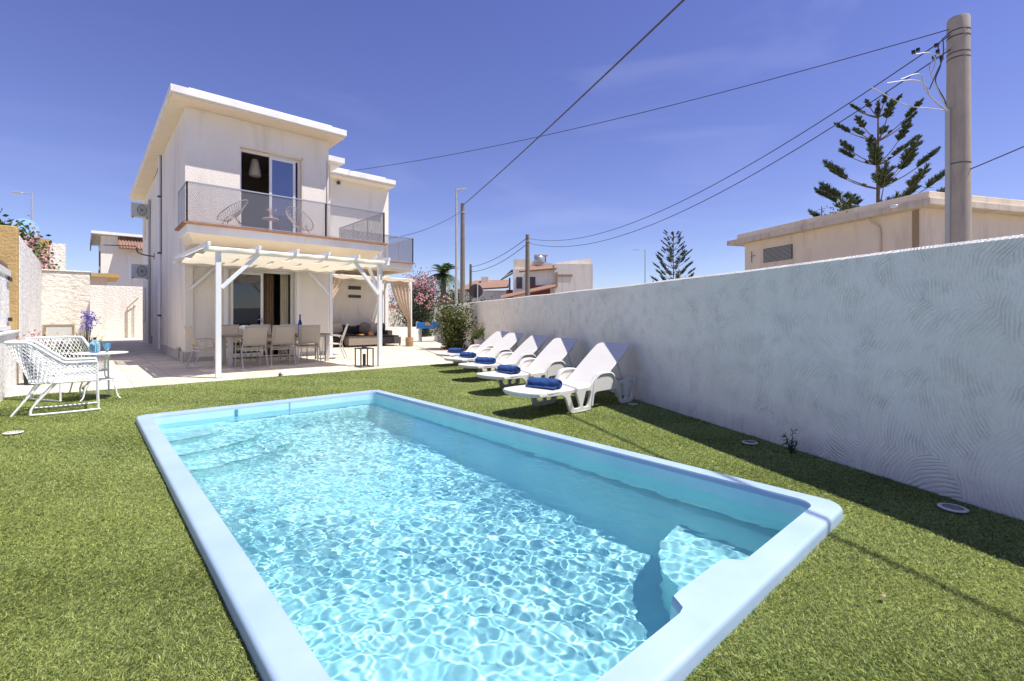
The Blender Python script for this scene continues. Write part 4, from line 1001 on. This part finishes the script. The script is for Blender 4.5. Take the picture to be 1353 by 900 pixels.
# weeds, leaf, drains
def weed(loc, h_, label, m='leaf_dark'):
    t = empty('weed', loc, label, 'weed'); mb = MB(); P_ = []
    for i in range(5):
        a_ = i*1.3; tip = Vector((.25*h_*math.cos(a_), .25*h_*math.sin(a_), h_*(1-.12*i))); mb.tube([(0, 0, 0), tip*.5, tip], [.003, .003, .001], 4)
        for k in range(14): P_.append(tip*(.15+.85*k/14))
    mb.build('stem', m, t); leaves('leaves', np.array([list(p) for p in P_]), .045, m, t, np.array([0, 0, .5]), .22)
weed((4.43, 1.42, 0), .20, 'small dark weed growing at the foot of the combed wall')
weed((.0, 9.93, 0), .10, 'small yellow green weed at the lawn edge under the chairs', 'leaf_yel')
weed((2.85, 9.97, 0), .07, 'small dark weed at the paving edge in front of the dining table', 'leaf_dark')
def drain(x, y, r_, label):
    t = empty('drain_cover', (x, y, .016), label, 'drain cover', 'round drain covers in the lawn')
    MB().lathe([(r_, 0), (r_, .006), (r_*.82, .010), (r_*.8, .006)], 28).build('ring', 'drain', t)
    m = MB()
    for i in range(-3, 4):
        w_ = math.sqrt(max(0, (.72*r_)**2-(i*r_*.2)**2)); m.box(i*r_*.2-.003, i*r_*.2+.003, -w_, w_, .0061, .0075)
    for i in range(10): a_ = i*.628; m.box(.62*r_*math.cos(a_)-.004, .62*r_*math.cos(a_)+.004, .62*r_*math.sin(a_)-.004, .62*r_*math.sin(a_)+.004, .0076, .009)
    m.build('grate', 'brown_pole', t)
drain(3.85, .36, .070, 'round pale drain cover nearest the camera at the foot of the wall'); drain(4.50, 1.78, .065, 'round pale drain cover beside the weed along the wall')
drain(5.36, 3.60, .06, 'round pale drain cover behind the head of the nearest lounger'); drain(-.52, 6.78, .075, 'round pale drain cover in the lawn at the left edge')
t = MB().pillow((0, 0, 0), .013, .007, .002).build('fallen_leaf', 'wood'); t.location = (2.4, .43, .03); tag(t, 'tiny brown leaf lying on the lawn right of the pool', 'leaf')

# ------------------------------------------------------------------ plants by the terrace end
def shrub(name, loc, rad, h_, n, size, m, label, stems=9, cat='shrub', ratio=.4, flowers=None, z0=.1, up=.5):
    t = empty(name, loc, label, cat); mb = MB(); P_ = []; F_ = []
    for i in range(stems):
        a_ = random.uniform(0, 2*PI); rr = rad*random.uniform(.2, 1); hh = h_*random.uniform(.6, 1)*(1-.25*(rr/rad)**2)
        tip = Vector((rr*math.cos(a_), rr*math.sin(a_), hh)); midp = Vector((tip.x*.35, tip.y*.35, hh*.5))
        path = catmull([(0, 0, 0), midp, tip], 8); mb.tube(path, [.02*(1-.7*k/len(path)) for k in range(len(path))], 5)
        for k in range(n//stems):
            u = random.uniform(z0, 1.0); p = path[min(len(path)-1, int(u*len(path)))]; s_ = rad*.20
            q = p+Vector((random.gauss(0, s_), random.gauss(0, s_), random.gauss(0, s_))); q.z = max(.04, q.z); P_.append(q)
        if flowers:
            for k in range(flowers[1]//stems): F_.append(tip+Vector((random.gauss(0, rad*.14), random.gauss(0, rad*.14), random.gauss(0, rad*.10))))
    mb.build('stems', 'trunk', t, smooth=True); leaves('foliage', np.array([list(p) for p in P_]), size, m, t, np.array([0, 0, up]), ratio)
    if F_:
        C_ = np.repeat(np.array([list(p) for p in F_]), 7, 0)+rng.normal(size=(len(F_)*7, 3))*.05; leaves('flowers', C_, flowers[2], flowers[0], t, None, .8)
    return t
shrub('bronze_bush', (10.05, 14.35, 0), .80, 1.68, 7500, .105, 'leaf_bush', 'dark bronze green bush against the wall at the far end of the lounger row', 26, 'bush')
shrub('bright_plant', (10.28, 13.45, 0), .18, .75, 420, .08, 'leaf_yel', 'small bright green plant between the bush and the flower pot', 8, 'plant')
t = planter('flower_pot', (10.0, 12.75, .004), .22, .42, 'potw', 'pale pot of yellow flowers against the wall behind the far lounger', 'flowers')
leaves('foliage', rng.normal(size=(320, 3))*np.array([.16, .16, .09])+np.array([0, 0, .62]), .08, 'leaf_yel', t, np.array([0, 0, 1.])); leaves('flower', rng.normal(size=(150, 3))*np.array([.18, .18, .08])+np.array([0, 0, .86]), .045, 'yellow', t)
# table football
t = empty('football_table', (12.3, 19.7, .004), 'blue table football game with grey legs at the far end of the terrace', 'game table', None, R(-38))
for x in (-.40, .40):
    for y in (-.25, .25): MB().box(x-.045, x+.045, y-.045, y+.045, 0, .64).build('leg', 'grey_metal', t)
m = MB(); m.box(-.52, .52, -.34, -.31, .64, .94); m.box(-.52, .52, .31, .34, .64, .94); m.box(-.52, -.49, -.31, .31, .64, .94); m.box(.49, .52, -.31, .31, .64, .94); m.box(-.49, .49, -.31, .31, .64, .66); m.build('cabinet', 'blue', t)
m = MB()
for x in (-.36, -.2, 0, .2, .36): m.tube([(x, -.5, .9), (x, .5, .9)], .01, 5)
m.build('rods', 'grey_metal', t); MB().box(-.56, -.521, -.3, .3, .62, .96).build('end_panel', 'whitepaint', t); MB().box(-.14, .14, -.352, -.341, .78, .93).build('goal', 'wood', t)
wallbox('garden_wall', 9.9, 16.8, 27.6, 27.85, 2.05, 'rough_white', 'sunlit rough white garden wall beyond the villa under the oleanders')
wallbox('planter_wall', 12.2, 14.6, 24.3, 24.6, .62, 'rough_white', 'low white planter wall behind the blue football table', 'wall')
shrub('oleander', (15.3, 25.5, 0), 1.75, 3.75, 13000, .16, 'leaf_dark', 'large pink flowering oleander between the curtain post and the palm', 34, 'bush', .25, ('pink', 330, .10), .12)
shrub('oleander', (14.0, 28.8, 0), 1.1, 2.9, 3000, .15, 'leaf_dark', 'smaller pink oleander looking over the garden wall behind the curtain', 16, 'bush', .25, ('pink', 110, .10), .3)

# ------------------------------------------------------------------ trees beyond
def palm(loc, h_, cr, label):
    t = empty('palm_tree', loc, label, 'palm'); m = MB()
    m.lathe([(.24 - .06*k/14 + (.03 if k % 2 else 0), h_*k/14) for k in range(15)], 12); m.build('trunk', 'trunk', t, smooth=True)
    V = []
    for i in range(46):
        a_ = random.uniform(0, 2*PI); el = random.uniform(-.7, 1.35); ln = cr*random.uniform(.8, 1.1); d = Vector((math.cos(a_), math.sin(a_), 0)); pts_ = []
        for k in range(9):
            u = k/8; pts_.append(Vector((0, 0, h_))+d*ln*u*math.cos(el)*(1)+Vector((0, 0, ln*u*math.sin(el)-.55*ln*u*u)))
        sd_ = Vector((-d.y, d.x, 0))
        for k in range(1, 9):
            for s_ in (-1, 1):
                for j in range(3):
                    p = pts_[k-1].lerp(pts_[k], j/3); tan = (pts_[k]-pts_[k-1]).normalized(); l2 = .42*cr*math.sin(PI*min(1, .15+.85*k/8)**.8)*.55+.1
                    tip = p+sd_*s_*l2*.8+tan*l2*.55+Vector((0, 0, -.12*l2)); w_ = tan*.03
                    V.append([p-w_, p+w_, tip+w_*.2, tip-w_*.2])
    V = np.array([[list(p) for p in f] for f in V]); npmesh('fronds', V, None, 'leaf', t, tint=rng.random(len(V)))
palm((21.3, 31.9, 0), 4.7, 1.85, 'palm tree standing between the oleander and the tall street lamp')
shrub('green_tree', (23.4, 32.2, 0), 2.3, 3.5, 3500, .25, 'leaf', 'low green tree behind the street lamp right of the palm', 14, 'tree', .5)
def araucaria(loc, h_, z0, levels, l0, label, leanr=0, n=8, dens=26):
    t = empty('norfolk_pine', loc, label, 'conifer'); m = MB(); m.tube([(0, 0, 0), (0, 0, z0), (0, 0, h_-.1)], [.18, .10, .025], 8); m.build('trunk', 'trunk', t, smooth=True)
    bm_ = MB(); V = []; Tt = []
    def tuft(p, d, ln, wd):
        for k in range(dens):
            u = random.random(); b_ = p+d*ln*u
            dd = (d*.7+Vector((random.gauss(0, .42), random.gauss(0, .42), random.gauss(.55, .28)))).normalized(); l2 = wd*random.uniform(.5, 1)*(1.15-.6*abs(u-.35))
            q = dd.cross(Vector((random.gauss(0, 1), random.gauss(0, 1), random.gauss(0, 1)))).normalized()*.016*h_/11
            V.append([b_-q, b_+q, b_+dd*l2+q*.5, b_+dd*l2-q*.5]); Tt.append(random.random())
    for i in range(levels):
        f = i/(levels-1); z = z0+(h_-z0-.5)*f; ln = l0*(1-.62*f**1.3)*random.uniform(.9, 1.1); ph = random.uniform(0, 6)
        for j in range(n):
            a_ = ph+j*2*PI/n+random.gauss(0, .12); d = Vector((math.cos(a_), math.sin(a_), 0)); up = .22+.32*f+random.gauss(0, .07); l_ = ln*random.uniform(.8, 1.08)
            pts_ = [Vector((0, 0, z))+d*l_*u+Vector((0, 0, l_*(up*u*.9+.28*u*u))) for u in (0, .25, .5, .75, 1)]
            bm_.tube(pts_, [.035, .028, .022, .016, .008], 4)
            for u0 in (.70, .80, .92):
                k = u0*4; a2 = pts_[int(k)].lerp(pts_[min(4, int(k)+1)], k-int(k)); sd_ = Vector((-d.y, d.x, 0))
                for s_ in (-1, 0, 1):
                    dd = (d*.7+sd_*s_*.8+Vector((0, 0, .75))).normalized(); tuft(a2, dd, l_*.20*(1.15-.4*abs(s_)), l_*.125)
            if j % 2 == 0: tuft(pts_[1], (d+Vector((0, 0, .8))).normalized(), l_*.10, l_*.08)
    for k in range(3): tuft(Vector((0, 0, h_-.6+.15*k)), Vector((0, 0, 1)), .5, .25)
    bm_.build('branches', 'trunk', t); V = np.array([[list(p) for p in f_] for f_ in V]); npmesh('needles', V, None, 'needle', t, tint=np.array(Tt))
araucaria((27.3, 5.1, 0), 10.9, 4.9, 6, 2.6, 'large open norfolk pine rising behind the beige building on the right', n=7, dens=95)
araucaria((55.2, 31.1, 0), 11.6, 2.0, 13, 3.0, 'small dense norfolk pine far away above the middle of the white wall', n=7, dens=34)
# bougainvillea over the side wall
t = empty('bougainvillea', (-1.35, 14.0, 0), 'pink flowering climber spilling over the top of the left side wall', 'climber')
P_ = []; F_ = []; m = MB()
for i in range(46):
    u = random.random(); p = Vector((random.gauss(.12, .18), 1.6+8.2*u, 3.02-.32*u+random.gauss(0, .13))); P_ += [list(p+Vector((random.gauss(0, .16), random.gauss(0, .3), random.gauss(0, .15)))) for k in range(60)]
    F_ += [list(p+Vector((random.gauss(.08, .15), random.gauss(0, .3), random.gauss(-.02, .15)))) for k in range(44 if u > .25 else 12)]
for i in range(7): m.tube(catmull([(0, 3+i*.5, 0), (-.05, 3.5+i*.4, 1.8), (.1, 2+i*1.2, 3.2)], 5), .02, 5)
m.build('stems', 'trunk', t); leaves('foliage', np.array(P_), .10, 'leaf', t, None, .6); leaves('flowers', np.array(F_), .085, 'pink', t, None, .8)
t = empty('satellite_dish', (-1.3, 19.9, 0), 'round blue and white dish behind the pink climber on the left', 'dish')
m = MB(); m.lathe([(.02, 0), (.18, .03), (.30, .09), (.31, .10)], 22); rot = Matrix.Rotation(R(75), 3, 'X'); m.v = [tuple(rot @ Vector(v)+Vector((0, 0, 3.72))) for v in m.v]; m.build('dish', mat('dish', (.25, .45, .7), .5, .2, 3), t, smooth=True, solid=.01)
MB().tube([(0, .06, 0), (0, .06, 3.65)], .03, 6).build('mast', 'grey_metal', t); MB().tube([(0, 0, 3.6), (0, -.3, 3.75)], .015, 5).build('arm', 'dark_metal', t)

# ------------------------------------------------------------------ lamps, poles, sign
def street_lamp(loc, h_, arm, r_, label, m='pole_grey'):
    t = empty('street_lamp', loc, label, 'street lamp'); MB().tube([(0, 0, 0), (0, 0, h_)], [r_, r_*.6], 10).build('pole', m, t, smooth=True)
    a_ = Vector(arm+(0,)); MB().tube([(0, 0, h_-.03), tuple(a_*.6+Vector((0, 0, h_)))], r_*.5, 6).build('arm', m, t)
    MB().bar(tuple(a_*.5+Vector((0, 0, h_))), tuple(a_+Vector((0, 0, h_+.03))), .16, .07).build('lamp_head', 'ac', t, bevel=.01)
street_lamp((14.55, 20.6, 0), 7.9, (.38, -.34), .085, 'tall pale grey street lamp left of the dark wooden pole')
street_lamp((35.0, 22.3, 0), 6.85, (-.72, .65), .06, 'thin street lamp far behind the middle of the white wall')
street_lamp((-1.8, 31.17, 0), 6.9, (-.62, .55), .05, 'thin street lamp at the left above the pink climber')
def pole(loc, h_, r_, label, m='brown_pole'):
    t = empty('utility_pole', loc, label, 'pole'); MB().tube([(0, 0, 0), (0, 0, h_*.5), (0, 0, h_)], [r_*1.25, r_*1.1, r_*.9], 12).build('pole', m, t, smooth=True)
    MB().lathe([(r_+.01, h_-.5), (r_+.015, h_-.46), (r_+.01, h_-.42)], 12).build('band', 'grey_metal', t)
    return t
pole((14.16, 19.5, 0), 6.9, .11, 'dark utility pole right beside the tall street lamp'); pole((22.84, 23.85, 0), 6.9, .15, 'dark utility pole in front of the cream house')
pole((27.15, 36.09, 0), 6.2, .13, 'thin dark utility pole above the back of the road sign'); pole((24.0, 36.2, 0), 4.9, .08, 'shortest thin pole just left of the road sign')
t = empty('road_sign', (18.35, 23.8, 0), 'round road sign seen from its dark back above the wall', 'road sign')
MB().tube([(.05, -.04, 0), (.05, -.04, 3.28)], .04, 8).build('post', 'pole_grey', t)
m = MB(); m.lathe([(.43, -.012), (.44, 0), (.43, .012)], 32); rot = Matrix.Rotation(R(-YAW+8), 3, 'Z') @ Matrix.Rotation(R(90), 3, 'X'); m.v = [tuple(rot @ Vector(v)+Vector((0, .06, 2.84))) for v in m.v]; m.build('disc', 'cush_d', t)
# concrete pole on the right
CP = Vector((13.64, 1.19, 0))
t = empty('concrete_pole', tuple(CP), 'thick concrete utility pole with tangled cables above the wall on the right', 'pole')
MB().lathe([(.215, 0), (.208, 2), (.198, 4.5), (.185, 7.0), (.185, 7.39), (.172, 7.43)], 24).build('pole', 'concrete', t, smooth=True)
for z in (4.35, 6.55, 6.66, 7.0, 7.12): MB().lathe([(.201 if z < 5 else .189, z), (.204 if z < 5 else .192, z+.012), (.201 if z < 5 else .189, z+.025)], 24).build('band', 'dark_metal', t)
lf = Vector((-.744, .668, 0))*.225
MB().tube([tuple(lf), tuple(lf*1.0+Vector((0, 0, 5.52)))], .045, 8).build('conduit', 'pole_grey', t)
MB().tube([tuple(-lf*.95+Vector((0, 0, 4.0))), tuple(-lf*.92+Vector((0, 0, 6.4)))], .012, 5).build('earth_wire', 'black', t)
loops = [([(-0.195, 0.114, 7.104), (-0.371, 0.272, 6.836), (-0.336, 0.241, 6.441), (-0.418, 0.315, 6.078), (-0.277, 0.188, 5.699), (-0.242, 0.156, 5.477)], 'cable'),
         ([(-0.25, 0.097, 6.807), (-0.414, 0.244, 6.619), (-0.578, 0.391, 6.367), (-0.484, 0.307, 5.99), (-0.297, 0.139, 5.456)], 'cable_g'),
         ([(-1.552, 1.197, 5.919), (-1.261, 0.936, 5.715), (-0.97, 0.675, 5.528), (-0.679, 0.414, 5.481), (-0.388, 0.153, 5.434)], 'cable_g'),
         ([(-1.15, 0.77, 6.05), (-0.86, 0.51, 6.159), (-0.779, 0.437, 5.848), (-0.617, 0.292, 5.583), (-0.444, 0.136, 5.397)], 'cable_g'),
         ([(-1.421, 0.946, 5.948), (-1.041, 0.605, 6.01), (-0.845, 0.429, 5.917), (-0.753, 0.346, 5.669), (-0.499, 0.119, 5.375)], 'cable_g'),
         ([(-0.636, 0.174, 6.847), (-0.636, 0.174, 6.462), (-0.727, 0.256, 6.154), (-0.842, 0.359, 5.8)], 'cable'),
         ([(-1.113, 0.535, 6.48), (-0.908, 0.351, 6.511), (-0.817, 0.269, 6.358), (-0.885, 0.331, 6.052)], 'cable_g')]
for i, (l_, mm) in enumerate(loops):
    pts_ = catmull(l_, 6); MB().tube(pts_, .011, 5).build('loose_cable', mm, t)
for p in [(-0.473, 0.297, 6.807), (-0.449, 0.276, 6.681), (-0.508, 0.328, 6.556), (-0.391, 0.223, 6.54), (-0.753, 0.548, 6.713), (-0.824, 0.611, 6.666)]:
    p = Vector(p); MB().box(p.x-.035, p.x+.035, p.y-.03, p.y+.03, p.z-.03, p.z+.03).build('connector', 'black', t)
def wire(a, b_, sag, r_, label, m='cable'):
    a = Vector(a); b_ = Vector(b_); n_ = 40
    pts_ = [a.lerp(b_, i/n_)-Vector((0, 0, sag*4*(i/n_)*(1-i/n_))) for i in range(n_+1)]; mb = MB(); mb.tube(pts_, r_, 5); o = mb.build('overhead_cable', m); tag(o, label, 'cable')
wire((13.46, 1.32, 7.18), (7.9, 19.55, 7.2), .35, .010, 'overhead cable from the concrete pole to the roof of the villa')
wire((13.45, 1.30, 7.05), (22.75, 23.8, 6.65), 1.55, .013, 'upper one of the two sagging cables from concrete pole to the distant pole')
wire((13.45, 1.30, 6.75), (22.75, 23.8, 6.35), 1.65, .013, 'lower one of the two sagging cables from concrete pole to the distant pole')
wire((22.84, 23.85, 6.7), (27.15, 36.05, 5.95), .35, .022, 'upper short cable left of the pole by the cream house'); wire((22.84, 23.85, 6.3), (27.15, 36.05, 5.5), .45, .022, 'lower short cable left of the pole by the cream house')
wire((14.16, 19.5, 6.8), (3.95, -3.1, 6.1), .15, .019, 'thick overhead cable from the wooden pole passing over the lawn', 'cable')
wire((14.1, 19.5, 6.5), (10.05, 19.75, 4.7), .25, .012, 'thin cable from the wooden pole down to the right side of the villa')
wire((13.6, 1.05, 4.2), (8.7, -5.2, 5.5), .1, .012, 'thin cable leaving the concrete pole towards the right edge')

# ------------------------------------------------------------------ neighbouring buildings
a_ = math.atan2(WD.y, WD.x)
t = empty('flat_roofed_building', (17.0, 2.05, 0), 'weathered beige flat roofed building behind the wall on the right', 'building', None, a_)
MB().box(.35, 7.1, -9, -.35, 0, 4.22).build('wall', 'beige_pl', t); MB().box(0, 7.75, -9.4, 0, 4.22, 4.42).build('roof', 'stained', t, bevel=.02); MB().box(.10, 7.3, -9.3, -.12, 4.42, 4.62).build('parapet', 'beige_pl', t, bevel=.02)
m = MB(); m.box(4.74, 6.1, -.349, -.33, 3.32, 3.86)
vt = m.build('vent', 'black', t); m = MB()
for k in range(11): m.box(4.76, 6.08, -.33, -.31, 3.34+k*.047, 3.362+k*.047)
m.build('slats', 'pole_grey', vt)
m = MB(); m.tube(catmull([(1.75, -.05, 4.2), (1.72, -.15, 4.1), (1.62, -.3, 3.95), (1.55, -.31, 3.7), (1.55, -.31, 2.0)], 5), .03, 6); m.build('downpipe', 'stained', t, smooth=True)
MB().box(.50, .66, -.349, -.32, 1.5, 4.2).build('downpipe', 'wood', t)
MB().pillow((.9, .03, 4.36), .10, .05, .05).build('lamp', 'whitepaint', t, smooth=True)
m = MB(); m.tube([(3.6, -.4, 4.6), (3.6, -.4, 5.0)], .012, 5); m.tube([(3.45, -.4, 4.9), (3.75, -.4, 4.9)], .008, 5); m.build('antenna', 'dark_metal', t)
leaves('roof_weeds', rng.normal(size=(60, 3))*np.array([.25, .08, .12])+np.array([2.6, -.02, 4.66]), .09, 'leaf_bush', t, np.array([0, 0, 1.]))
m = MB(); m.tube([(6.7, -.32, 3.4), (6.7, -.32, 3.85)], .012, 5); m.tube([(6.5, -.32, 3.66), (6.75, -.32, 3.66)], .01, 5); m.build('bracket', 'dark_metal', t)
t = empty('cream_house', (33.0, 30.85, 0), 'cream house with red tiled canopy and roof tank beyond the white wall', 'house', None, R(-YAW))
MB().box(-3.85, 0, 0, 6, 0, 5.75).build('wall', 'plaster', t); MB().box(-3.8, -2.2, .3, 2.5, 5.76, 6.72).build('wall', 'beige_pl', t); MB().box(0.001, 3.6, -.4, 6, 0, 6.2).build('wall', 'pale_render', t)
m = MB(); m.add([(-2.2, .5, 5.76), (0, .5, 5.76), (3.6, .5, 6.2), (3.6, .5, 6.85), (0, .5, 6.35), (-2.2, .5, 6.6), (-2.2, 4, 5.76), (0, 4, 5.76), (3.6, 4, 6.2), (3.6, 4, 6.85), (0, 4, 6.35), (-2.2, 4, 6.6)],
    [(0, 1, 4, 5), (1, 2, 3, 4), (5, 4, 10, 11), (4, 3, 9, 10), (11, 10, 7, 6), (10, 9, 8, 7), (2, 8, 9, 3), (0, 5, 11, 6)]); m.build('parapet', 'pale_render', t)
m = MB(); m.add([(-3.3, -.5, 5.45), (.2, -.5, 5.75), (.2, .3, 6.05), (-2.0, .3, 6.05)], [(0, 1, 2, 3)]); m.build('roof', 'rooftile', t, solid=.14)
m = MB(); m.add([(-5.0, -.4, 4.7), (-3.9, -.4, 5.3), (-3.9, 2.0, 5.9), (-5.0, 2, 4.9)], [(0, 1, 2, 3)]); m.build('roof', 'brown_pole', t, solid=.12)
MB().box(-4.25, -4.1, -.2, 0, 0, 4.9).build('post', 'black', t); MB().box(-4.5, -3.87, .1, .6, 0, 3.8).build('wall', 'red', t)
MB().box(-2.35, -.35, -.06, -.002, 3.3, 4.2).build('wall', 'red', t)
for x in (-3.55, -2.3): MB().box(x, x+.55, -.05, -.002, 3.9, 5.0).build('window', 'dark_metal', t)
m = MB(); m.add([(-5.0, -.9, 2.9), (.1, -.9, 4.0), (.1, -.3, 4.35), (-5.0, -.3, 3.2)], [(0, 1, 2, 3)]); m.build('roof', 'rooftile', t, solid=.12)
m = MB(); m.box(.1, .3, -.52, -.41, 4.0, 5.4); m.box(.3, 1.7, -.46, -.41, 5.0, 5.2); m.build('lintel', 'wood', t)
t2 = empty('water_tank', (32.4, 32.2, 0), 'steel rooftop water tank on the cream house', 'tank', None, R(-YAW))
MB().lathe([(.45, 6.36), (.5, 6.42), (.5, 6.9), (.4, 7.02)], 16).build('tank', 'solar', t2, smooth=True); MB().tube([(-.5, 0, 7.12), (.8, 0, 7.12)], .16, 12).build('boiler', 'solar', t2)
for x in (-.35, .6): MB().box(x-.04, x+.04, -.1, .1, 6.36, 7.2).build('leg', 'dark_metal', t2)
t = empty('low_tiled_house', (30.4, 39.5, 0), 'low grey house with orange tiled roof behind the road sign', 'house', None, R(-YAW))
MB().box(-4, 3.2, 0, 5, 0, 4.0).build('wall', 'plaster', t); m = MB(); m.add([(-2.2, -.4, 3.95), (3.4, -.4, 4.3), (3.4, 3, 5.3), (-.3, 3, 5.2)], [(0, 1, 2, 3)]); m.build('roof', 'rooftile', t, solid=.16)
MB().box(.4, 1.2, 2.0, 2.6, 4.9, 5.6).build('chimney', 'beige_pl', t)
t = empty('neighbour_house', (1.03, 52.5, 0), 'pale house with deep eaves and a strip of red tiles beyond the side passage', 'house')
MB().box(0, 6.5, 0, 8, 0, 8.05).build('wall', 'plaster', t); m = MB(); m.add([(-.55, -.3, 7.3), (-.55, -.3, 8.05), (1.6, -.3, 8.45), (7, -.3, 8.45), (7, -.3, 8.05), (1.6, -.3, 8.06), (0.05, -.3, 8.0)], [(0, 1, 2, 3, 4, 5, 6)])
MB().box(-.6, 7, -.6, 8.4, 8.08, 8.3).build('roof', 'roof_trim', t); MB().box(-.62, -.55, -.6, 8.4, 7.55, 8.08).build('fascia', 'brown_pole', t)
m = MB(); m.add([(1.1, -1.2, 6.95), (6.5, -1.2, 6.95), (6.5, -.02, 7.95), (1.1, -.02, 7.95)], [(0, 1, 2, 3)])
rt = m.build('tile_roof', 'rooftile', t, solid=.1); m = MB()
for i in range(26):
    x = 1.2+i*.2; m.tube([(x, -1.22, 7.02), (x, -.05, 8.02)], .06, 6)
m.build('tiles', 'rooftile', rt, smooth=True)
MB().box(1.8, 1.95, -.02, -.001, 4.5, 6.6).build('downpipe', 'whitepaint', t); MB().box(-.08, -.001, 1.0, 2.0, 5.6, 6.8).build('window', 'dark_metal', t); MB().box(-.08, -.001, 3.4, 4.4, 4.2, 5.4).build('window', 'dark_metal', t)
t = empty('distant_roof', (-.2, 36.5, 0), 'yellow edged roof corner peeping over the rough white wall block', 'building')
MB().box(-1.5, 1.2, 0, 4, 0, 3.5).build('wall', 'beige_pl', t); MB().box(-1.6, 1.75, -.3, 4.2, 3.5, 3.72).build('roof', 'ochre', t)
t = empty('white_chimney', (-.85, 28.5, 2.0), 'white chimney block behind the pink climber', 'chimney')
MB().box(-.25, .25, -.25, .25, 0, 2.35).build('stack', 'rough_white', t); MB().box(-1.0, -.26, -.2, .2, 0, 2.5).build('wall', 'ochre', t)
